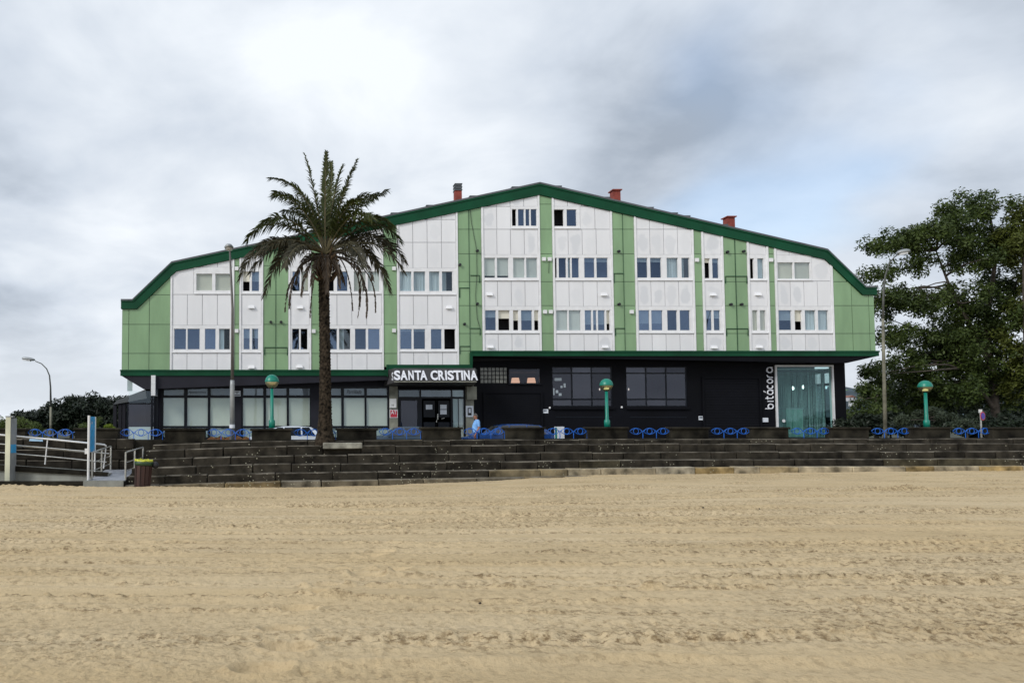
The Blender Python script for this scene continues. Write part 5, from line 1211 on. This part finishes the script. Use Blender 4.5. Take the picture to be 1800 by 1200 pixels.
# ================================================================ vegetation
def leaf_mat(name, c1, c2, trans=.25):
    m = bpy.data.materials.new(name); m.use_nodes = True; t = m.node_tree; N = t.nodes; L = t.links; b = N['Principled BSDF']; out = N['Material Output']
    ge = N.new('ShaderNodeNewGeometry'); rp = N.new('ShaderNodeMix'); rp.data_type = 'RGBA'; rp.inputs['A'].default_value = (*c1, 1); rp.inputs['B'].default_value = (*c2, 1)
    tc = N.new('ShaderNodeTexCoord'); nz = N.new('ShaderNodeTexNoise'); nz.inputs['Scale'].default_value = .6; L.new(tc.outputs['Object'], nz.inputs['Vector'])
    ad = N.new('ShaderNodeMath'); ad.operation = 'MULTIPLY_ADD'; ad.inputs[1].default_value = .55; L.new(ge.outputs['Random Per Island'], ad.inputs[0])
    m2 = N.new('ShaderNodeMapRange'); m2.inputs[1].default_value = .35; m2.inputs[2].default_value = .7; m2.inputs[4].default_value = .5; L.new(nz.outputs[0], m2.inputs[0]); L.new(m2.outputs[0], ad.inputs[2])
    L.new(ad.outputs[0], rp.inputs['Factor']); L.new(rp.outputs['Result'], b.inputs['Base Color']); b.inputs['Roughness'].default_value = .55; b.inputs['Specular IOR Level'].default_value = .3
    if trans:
        tr = N.new('ShaderNodeBsdfTranslucent'); L.new(rp.outputs['Result'], tr.inputs[0]); mx = N.new('ShaderNodeMixShader'); mx.inputs[0].default_value = trans
        L.new(b.outputs[0], mx.inputs[1]); L.new(tr.outputs[0], mx.inputs[2]); L.new(mx.outputs[0], out.inputs[0])
    return m
M['bark'] = pmat('grey brown bark', (.075, .062, .05), .95, .35, 4, .6, 20)
RS = np.random.RandomState(21)
def leaves(name, centers, radii, n, size, mat, flat=1.0, asp=.6):
    centers = np.asarray(centers, float); radii = np.asarray(radii, float)
    w = radii ** 2.2; idx = RS.choice(len(centers), n, p=w / w.sum())
    d = RS.normal(size=(n, 3)); d /= np.linalg.norm(d, axis=1)[:, None]
    r = RS.rand(n) ** .55
    P = centers[idx] + d * (r * radii[idx])[:, None] * np.array([1, 1, flat])
    a = RS.normal(size=(n, 3)); a /= np.linalg.norm(a, axis=1)[:, None]
    nn = d * .6 + RS.normal(size=(n, 3)) * .6 + np.array([0, 0, .5]); b = np.cross(nn, a); b /= np.linalg.norm(b, axis=1)[:, None] + 1e-9; a = np.cross(b, nn); a /= np.linalg.norm(a, axis=1)[:, None] + 1e-9
    s = size * RS.uniform(.6, 1.35, n)[:, None]
    v = np.stack([P - a * s, P + b * s * asp * .5 - a * s * .1, P + a * s, P - b * s * asp * .5 - a * s * .1], 1).reshape(-1, 3)
    return np_mesh(name, v, np.arange(n * 4).reshape(-1, 4), mat)
def clumps(ells, Y, per, rr=(.5, 1.0)):
    """many small leafy clumps scattered through the big lobes of a crown; lobes given by where they stand (px, px, half widths in px, depth offset, half depth in m)"""
    cs = []; rs = []
    for cx, cy, rx, ry, dy, dep in ells:
        c = at(cx, cy, Y + dy); s = (Y + dy) / FPX; k = max(4, int(per * rx * ry / 2000))
        for _ in range(k):
            d = RS.normal(size=3); d /= np.linalg.norm(d); r = RS.rand() ** .42 * .90
            cs.append((c.x + d[0] * r * rx * s, c.y + d[1] * r * dep, c.z + d[2] * r * ry * s)); rs.append(RS.uniform(*rr))
    return np.array(cs), np.array(rs)
def limb(p0, p1, r0, r1, n=7, wob=.12):
    p0, p1 = Vector(p0), Vector(p1); L = (p1 - p0).length; pts = []
    o = Vector((RS.normal(), RS.normal(), RS.normal())) * L * wob
    for i in range(n):
        t = i / (n - 1); pts.append(p0.lerp(p1, t) + o * math.sin(math.pi * t) + Vector(RS.normal(size=3) * L * .012) * (0 < i < n - 1))
    return pts, [r0 + (r1 - r0) * i / (n - 1) for i in range(n)]
def tree(name, lab, cat, base, Y, trunk, ells, per, rr, nleaf, size, mat, limbs=24, tr=.3, group=None, flat=.8, asp=.6):
    B = at(base[0], base[1], Y); B.z = 0
    t = thing(name, lab, cat, B, 0, group); m = MB()
    cs, rs = clumps(ells, Y, per, rr)
    paths = []
    for j, path in enumerate(trunk):
        pts = [at(x, y, Y + (dy[0] if dy else 0)) for x, y, *dy in path]
        if j == 0: pts[0].z = -.2
        r0 = tr if j == 0 else tr * .6
        fine = []
        for i in range(len(pts) - 1):
            for k in range(4): fine.append(pts[i].lerp(pts[i + 1], k / 4))
        fine.append(pts[-1]); MB().tube(fine, [r0 * (1 - .75 * i / (len(fine) - 1)) for i in range(len(fine))], 9).build('trunk' if j == 0 else 'limb', M['bark'], t, True); paths += fine[len(fine) // 3:]
    if limbs and paths:
        lm = MB(); pa = np.array([p[:] for p in paths])
        for i in RS.choice(len(cs), min(limbs, len(cs)), replace=False):
            c = cs[i]; below = pa[pa[:, 2] < c[2] + .6]
            if len(below) == 0: below = pa
            s = below[np.argmin(np.linalg.norm(below - c, axis=1))]
            pts, rad = limb(s, c, tr * .30, .015); MB().tube(pts, rad, 5).build('branch', M['bark'], t, True)
    o = leaves('crown', cs, rs, nleaf, size, mat, flat, asp); adopt(o, t); return t
M['leaf'] = leaf_mat('broad leaves', (.020, .038, .011), (.092, .130, .027))
M['leafy'] = leaf_mat('yellow green leaves', (.05, .07, .012), (.13, .15, .03))
M['leafd'] = leaf_mat('dark evergreen leaves', (.008, .014, .008), (.020, .032, .016), .1)
M['leafb'] = leaf_mat('hedge leaves', (.05, .08, .02), (.13, .17, .04))
M['leafg'] = leaf_mat('grey green shrub leaves', (.035, .05, .03), (.08, .10, .06))
Yt = 49.0
tree('broadleaf_tree', 'tall spreading broadleaf tree with pale forked trunk right of the building', 'tree', (1752, 745), Yt,
     [[(1752, 748), (1748, 700), (1744, 650), (1735, 600), (1735, 555), (1744, 500), (1752, 440), (1740, 380)], [(1752, 725), (1735, 700), (1718, 680), (1690, 640), (1660, 590)], [(1738, 580), (1775, 520), (1800, 470)], [(1740, 640), (1700, 560), (1668, 500), (1645, 440)]],
     [(1702, 380, 52, 45, 0, 3), (1655, 410, 52, 36, -.5, 2.5), (1600, 418, 36, 28, 0, 2), (1553, 428, 26, 30, 0, 1.6), (1548, 478, 26, 22, 0, 1.5), (1740, 430, 46, 46, .5, 3), (1700, 450, 45, 30, -1, 2), (1620, 462, 26, 22, 0, 1.5), (1562, 520, 34, 26, 0, 2), (1610, 535, 46, 32, -.5, 2.5), (1680, 530, 52, 44, .5, 3),
      (1740, 560, 44, 46, -.5, 3), (1640, 590, 56, 34, 0, 3), (1580, 590, 34, 24, 0, 2), (1700, 620, 60, 42, 0, 3), (1600, 640, 52, 30, 0, 2.5), (1545, 662, 34, 16, 0, 1.5), (1660, 680, 70, 38, 0, 3), (1765, 640, 46, 50, 0, 2.5), (1720, 590, 50, 40, 1.5, 2), (1660, 630, 60, 40, 2, 2), (1730, 690, 50, 36, 1.5, 2), (1760, 500, 40, 40, 1, 2), (1620, 700, 50, 30, 1, 2), (1520, 655, 14, 10, 0, .8), (1530, 545, 10, 8, 0, .6), (1515, 490, 10, 12, 0, .6)],
     38, (.28, .74), 94000, .10, M['leaf'], 70, .26, None, .95, .9)
tree('broadleaf_tree', 'yellow-green tree cut by the right edge of the picture', 'tree', (1812, 745), 46.5,
     [[(1812, 748), (1806, 640), (1802, 540), (1800, 440), (1805, 380)]],
     [(1800, 368, 20, 24, 0, 1.5), (1797, 400, 30, 34, 0, 2), (1812, 440, 30, 34, 0, 2), (1780, 430, 20, 18, 0, 1.2), (1830, 400, 26, 34, 0, 2), (1815, 540, 34, 40, .5, 2), (1795, 600, 22, 40, .5, 2), (1840, 500, 34, 50, .5, 2), (1800, 670, 40, 44, 1, 2)],
     36, (.3, .7), 24000, .10, M['leafy'], 24, .20, None, .95, .9)
for px, Y, e, lab in ((1540, 62, [(1520, 715, 30, 34, 0, 3), (1560, 700, 40, 46, 1, 3), (1535, 735, 40, 22, -1, 2)], 'dark rounded bushy tree just right of the building corner'),
                      (1640, 60, [(1620, 690, 50, 50, 0, 3), (1665, 700, 46, 44, 0, 3), (1640, 730, 60, 24, 0, 3)], 'dense dark evergreen behind the right globe lamp'),
                      (1760, 64, [(1730, 700, 48, 44, 0, 3), (1790, 690, 52, 54, 0, 3), (1760, 735, 70, 22, 0, 3)], 'dense dark evergreen behind the forked trunk')):
    tree('evergreen_tree', lab, 'tree', (px, 748), Y, [[(px, 748), (px, 700)]], e, 20, (.6, 1.1), 9000, .19, M['leafd'] if px > 1600 else M['leaf'], 8, .2, 'dark trees behind the right trees')
for px, lab in ((1512, 'dark clipped hedge bush beside the building corner'), (1565, 'dark hedge bush behind the curved-arm lamp post'), (1660, 'dark hedge bush behind the second pier from the right edge'), (1715, 'dark hedge bush behind the no-parking sign'), (1775, 'dark hedge bush at the right edge of the picture')):
    tree('hedge_bush', lab, 'shrub', (px, 752), 43.5, [[(px, 758), (px, 745)]], [(px - 18, 752, 26, 16, 0, 1), (px + 16, 750, 28, 18, 0, 1), (px, 738, 24, 14, .5, 1)], 40, (.3, .55), 5000, .11, M['leafd'], 6, .08, 'dark hedge bushes behind the right parapet', .85, .8)
def shrub(lab, px, py, Y, ells, n, size, mat, rr=(.2, .4), per=30, name='shrub', asp=.5):
    tree(name, lab, 'shrub', (px, py), Y, [[(px, 752), (px, py)]], ells, per, rr, n, size, mat, 10, .06, None, .85, asp)
shrub('low spreading grey-green shrub at the foot of the right globe lamp', 1632, 738, 40, [(1612, 736, 26, 12, 0, 1), (1640, 728, 24, 13, 0, 1), (1657, 737, 16, 11, 0, 1)], 4500, .09, M['leafg'])
shrub('grey leafy shrub behind the railing left of the no-parking sign', 1700, 748, 37.5, [(1690, 745, 14, 10, 0, .5), (1706, 748, 14, 9, 0, .5)], 1600, .09, M['leafg'])
shrub('bright green rounded hedge behind the left parapet', 45, 745, 36, [(40, 752, 26, 13, 0, 1), (62, 757, 12, 10, 0, .6), (20, 748, 20, 13, 0, 1), (-2, 748, 14, 16, .3, 1)], 7000, .06, M['leafb'])
shrub('feathery yellow-green shrub between the picture board and the terrace', 168, 752, 44, [(160, 750, 14, 10, 0, .8), (175, 745, 12, 12, 0, .8), (148, 754, 8, 6, 0, .5)], 2200, .10, M['leafb'], asp=.22)
shrub('small bright lime shrub left of the lean-to', 194, 750, 43, [(194, 752, 8, 6, 0, .4)], 900, .07, leaf_mat('lime leaves', (.10, .16, .01), (.22, .28, .02)), (.12, .25))
for px, top, w, Y, lab in ((46, 728, 26, 92, 'lowest dark pine at the left end of the far row'), (98, 712, 30, 95, 'second dark pine from the left in the far row'), (126, 700, 30, 90, 'third dark pine from the left behind the far lamp post'), (160, 690, 30, 96, 'tallest dark pine of the far row'), (198, 693, 26, 91, 'dark pine of the far row next to the lean-to'), (232, 700, 26, 97, 'dark pine mostly hidden behind the glass terrace')):
    h = 748 - top
    tree('pine_tree', lab, 'tree', (px, 748), Y, [[(px, 750), (px, top + h * .5)]],
         [(px, top + h * .30, w * .8, h * .26, 0, 3), (px - w * .5, top + h * .45, w * .6, h * .26, 0, 3), (px + w * .5, top + h * .42, w * .6, h * .26, 0, 3), (px, top + h * .7, w * 1.1, h * .34, 0, 3), (px, top + h * .95, w * 1.2, h * .2, -1, 3)], 60, (.7, 1.3), 6000, .32, M['leafd'], 6, .25, 'far row of dark pines at left')

# ---- palm
def palm():
    Y = wall_at(571).y - .25; X = at(571, 770, Y).x; zb = .42
    t = thing('palm_tree', 'tall date palm with dark trunk and drooping brown lower fronds', 'palm', (X, Y, zb))
    top = at(572, 462, Y); H = top.z - zb; nr, ns = 260, 40
    i, j = np.meshgrid(np.arange(nr), np.arange(ns), indexing='ij'); u = i / (nr - 1); th = 2 * np.pi * j / ns
    z = zb + u * H
    rad = np.interp(u, [0, .03, .08, .16, .30, .6, .9, .96, 1.0], [.46, .41, .31, .255, .225, .205, .205, .29, .33])
    # spiral rows of old leaf bases
    k = 9; a = (th * k / (2 * np.pi) + u * H * 4.2); b = (th * k / (2 * np.pi) - u * H * 4.2)
    sc = np.abs((a % 1) - .5) + np.abs((b % 1) - .5); bump = np.clip(sc, 0, .8)
    rad = rad * (1 + RS.normal(size=rad.shape) * .012) + .055 * (.5 - bump) * np.interp(u, [0, .08, .12, 1], [.15, .3, 1, 1.2])
    cx = X + .02 * np.sin(u * 5); v = np.stack([cx + rad * np.cos(th), Y + rad * np.sin(th), z], -1).reshape(-1, 3)
    q = (np.arange(nr - 1)[:, None] * ns + np.arange(ns)[None]); q2 = (np.arange(nr - 1)[:, None] * ns + (np.arange(ns)[None] + 1) % ns)
    f = np.stack([q, q2, q2 + ns, q + ns], -1).reshape(-1, 4)
    o = np_mesh('trunk', v, f, pmat('palm bark', (.036, .028, .020), .95, .65, 9, .8, 25, spec=.1), True); adopt(o, t)
    dead = leaf_mat('dry frond', (.040, .028, .020), (.090, .065, .042), .1); live = leaf_mat('palm frond', (.022, .034, .010), (.078, .094, .024), .15); old = leaf_mat('old frond', (.028, .028, .018), (.075, .068, .038), .12)
    stalk = pmat('frond stalk', (.10, .085, .04), .7)
    def frond(P0, P1, P2, mat, ll, dens=78, droop=.25, start=.16):
        P0, P1, P2 = Vector(P0), Vector(P1), Vector(P2); n = 16
        pts = [P0 * (1 - s) ** 2 + P1 * 2 * s * (1 - s) + P2 * s * s for s in [i / n for i in range(n + 1)]]
        r = MB().tube(pts, [.045 * (1 - .85 * i / n) for i in range(n + 1)], 5)
        fr = r.build('frond', stalk if mat is not dead else M['bark'], t)
        V = []; F = []
        for i in range(dens):
            s = start + (1 - start) * (i + .5) / dens; p = P0 * (1 - s) ** 2 + P1 * 2 * s * (1 - s) + P2 * s * s
            d = ((P1 - P0) * (1 - s) + (P2 - P1) * s).normalized(); side = d.cross(Vector((0, 0, 1)))
            if side.length < .1: side = d.cross(Vector((0, 1, 0)))
            side.normalize(); up = side.cross(d)
            env = min(1, (s - start) / .18 + .4) * (1 - max(0, s - .6) * 1.35); L_ = ll * env * random.uniform(.82, 1.12)
            fwd = (.35 if abs((P2 - P0).normalized().z) < .8 else .75) + .75 * s
            for sg in (-1, 1):
                aa = R(random.uniform(-30, 62)); dr = ((side * sg * math.cos(aa) + up * math.sin(aa)) * (1.0 - .25 * s) + d * fwd).normalized()
                q1 = p + dr * L_ * .5 + Vector((0, 0, -droop * L_ * .12)); q2_ = p + dr * L_ + Vector((0, 0, -droop * L_ * .55))
                w = (d.cross(dr)).cross(dr).normalized() * .024; o_ = len(V)
                V += [p - w * .6, p + w * .6, q1 + w, q1 - w, q2_]; F += [(o_, o_ + 1, o_ + 2, o_ + 3), (o_ + 3, o_ + 2, o_ + 4)]
        me = bpy.data.meshes.new('leaflets'); me.from_pydata([p[:] for p in V], [], F); me.materials.append(mat); me.update()
        ob = bpy.data.objects.new('leaflets', me); C.objects.link(ob); ob['kind'] = 'stuff'; ob.parent = fr
    def F(tip, ctl, dy, mat, ll=.55, dens=104, droop=.75, base=(572, 447), start=.16):
        b = at(base[0], base[1], Y); e = at(tip[0], tip[1], Y + dy); c = at(ctl[0], ctl[1], Y + dy * .5)
        frond(b, c, e, mat, ll, dens, droop, start)
    for tip, ctl, dy in (((536, 271), (560, 365), .3), ((574, 267), (570, 350), -.5), ((582, 285), (585, 350), .9), ((603, 291), (583, 345), .4), ((628, 281), (597, 350), -.3), ((476, 314), (548, 318), .5), ((479, 346), (545, 332), 1.2), ((482, 338), (540, 350), -.9),
                         ((680, 336), (620, 352), .5), ((638, 352), (600, 350), -1.4), ((664, 345), (606, 330), 1.4), ((433, 424), (480, 352), .4), ((455, 398), (500, 350), -1.2), ((702, 424), (662, 356), .4), ((690, 398), (640, 352), -1.0), ((520, 330), (552, 352), 1.8), ((498, 372), (540, 360), 1.5), ((655, 385), (615, 350), -1.7), ((612, 325), (590, 345), 1.9)):
        F(tip, ctl, dy, live, .50 if tip[1] < 300 else .58)
    for tip, ctl, dy in (((421, 492), (456, 388), .2), ((424, 470), (470, 385), -.8), ((440, 480), (490, 398), 1.0), ((466, 518), (492, 408), .5), ((452, 450), (505, 395), -1.5), ((712, 462), (672, 378), .2), ((709, 478), (660, 392), -.8), ((684, 512), (660, 412), .4), ((690, 440), (650, 380), 1.4), ((500, 470), (520, 405), -2.2), ((640, 470), (620, 405), -2.2), ((480, 470), (510, 400), 2), ((665, 470), (630, 395), 2)):
        F(tip, ctl, dy, old, .54, 86, .8)
    for tip, ctl, dy, ll in (((660, 549), (664, 448), .3, .14), ((629, 558), (648, 448), .1, .20), ((644, 558), (654, 448), -.3, .20), ((620, 545), (612, 430), -.2, .12), ((501, 547), (508, 452), .2, .16), ((509, 540), (512, 446), -.4, .22), ((545, 558), (550, 455), -.2, .10), ((597, 505), (594, 445), -.9, .30), ((655, 492), (640, 420), -.6, .34), ((530, 520), (540, 440), -.8, .3), ((548, 500), (555, 440), -.9, .34), ((605, 500), (590, 440), .8, .3), ((640, 510), (625, 425), .9, .3), ((520, 500), (535, 430), .9, .3), ((575, 512), (572, 440), -1.1, .34)):
        F(tip, ctl, dy, dead, ll * random.uniform(.7, 1.0), 40, .9, (572 + random.uniform(-6, 6), 450), .16 if tip[1] < 530 else .55)
    # cut leaf bases bristling under the crown
    bs = MB()
    for i in range(70):
        a = random.uniform(0, 2 * math.pi); zz = top.z - random.uniform(-.25, .75); p = Vector((top.x + .30 * math.cos(a), Y + .30 * math.sin(a), zz)); d = Vector((math.cos(a) * .7, math.sin(a) * .7, random.uniform(.3, 1.1)))
        bs.tube([p, p + d * random.uniform(.18, .42)], [.05, .028], 5)
    ob = bs.build('leaf_bases', pmat('cut leaf bases', (.085, .055, .03), .95, .4, 6), t); ob['kind'] = 'stuff'
palm()

# ---- far hill with houses at the right
def hill():
    nx, ny = 90, 24; X = np.linspace(240, 1800, nx); Yy = np.linspace(660, 1400, ny); Xg, Yg = np.meshgrid(X, Yy, indexing='ij')
    r = np.sin(np.clip((Yg - 660) / 440, 0, 1) * np.pi / 2); Z = -2 + r * (46 + 8 * np.sin(Xg * .0105 + 1) + 5 * np.sin(Xg * .03) + RS.normal(size=Xg.shape) * 2)
    v = np.stack([Xg, Yg, Z], -1).reshape(-1, 3); i = np.arange(nx - 1)[:, None] * ny + np.arange(ny - 1)[None]
    f = np.stack([i, i + ny, i + ny + 1, i + 1], -1).reshape(-1, 4)
    struct(np_mesh('hill', v, f, pmat('distant wooded hill', (.035, .060, .075), .95, .4, .03)))
hill()
def house(lab, px, py, Y, w, roofc):
    p = at(px, py, Y); t = thing('house', lab, 'house', (p.x, Y, p.z - 3), 0, 'houses on the far hill'); h = w * .55
    MB().box(p.x - w / 2, p.x + w / 2, Y, Y + 8, p.z - 6, p.z).build('wall', pmat('far house wall', (.55, .56, .58), .8), t)
    MB().prism([(p.x - w * .56, p.z), (p.x + w * .56, p.z), (p.x, p.z + h * .5)], Y - .5, Y + 8.5).build('roof', pmat('far house roof', roofc, .8), t)
    for s in (-.25, .25): MB().box(p.x + w * s - .6, p.x + w * s + .6, Y - .06, Y - .01, p.z - 2.4, p.z - 1).build('window', M['ink'], t)
for px, py, Y, w, c, lab in ((1498, 698, 830, 8, (.24, .11, .08), 'small red-roofed house on the far hill nearest the building'), (1513, 688, 900, 11, (.22, .12, .10), 'wide house with faded red roof highest on the far hill'), (1522, 700, 840, 8, (.2, .1, .08), 'small house on the far hill half hidden by leaves'), (1507, 704, 800, 7, (.3, .3, .32), 'tiny pale grey-roofed house low on the far hill'), (1489.5, 687, 900, 7, (.12, .2, .1), 'tiny house at the building corner on the far hill')):
    house(lab, px, py, Y, w, c)
for o in bpy.data.objects:
    if '_w' in o: del o['_w']
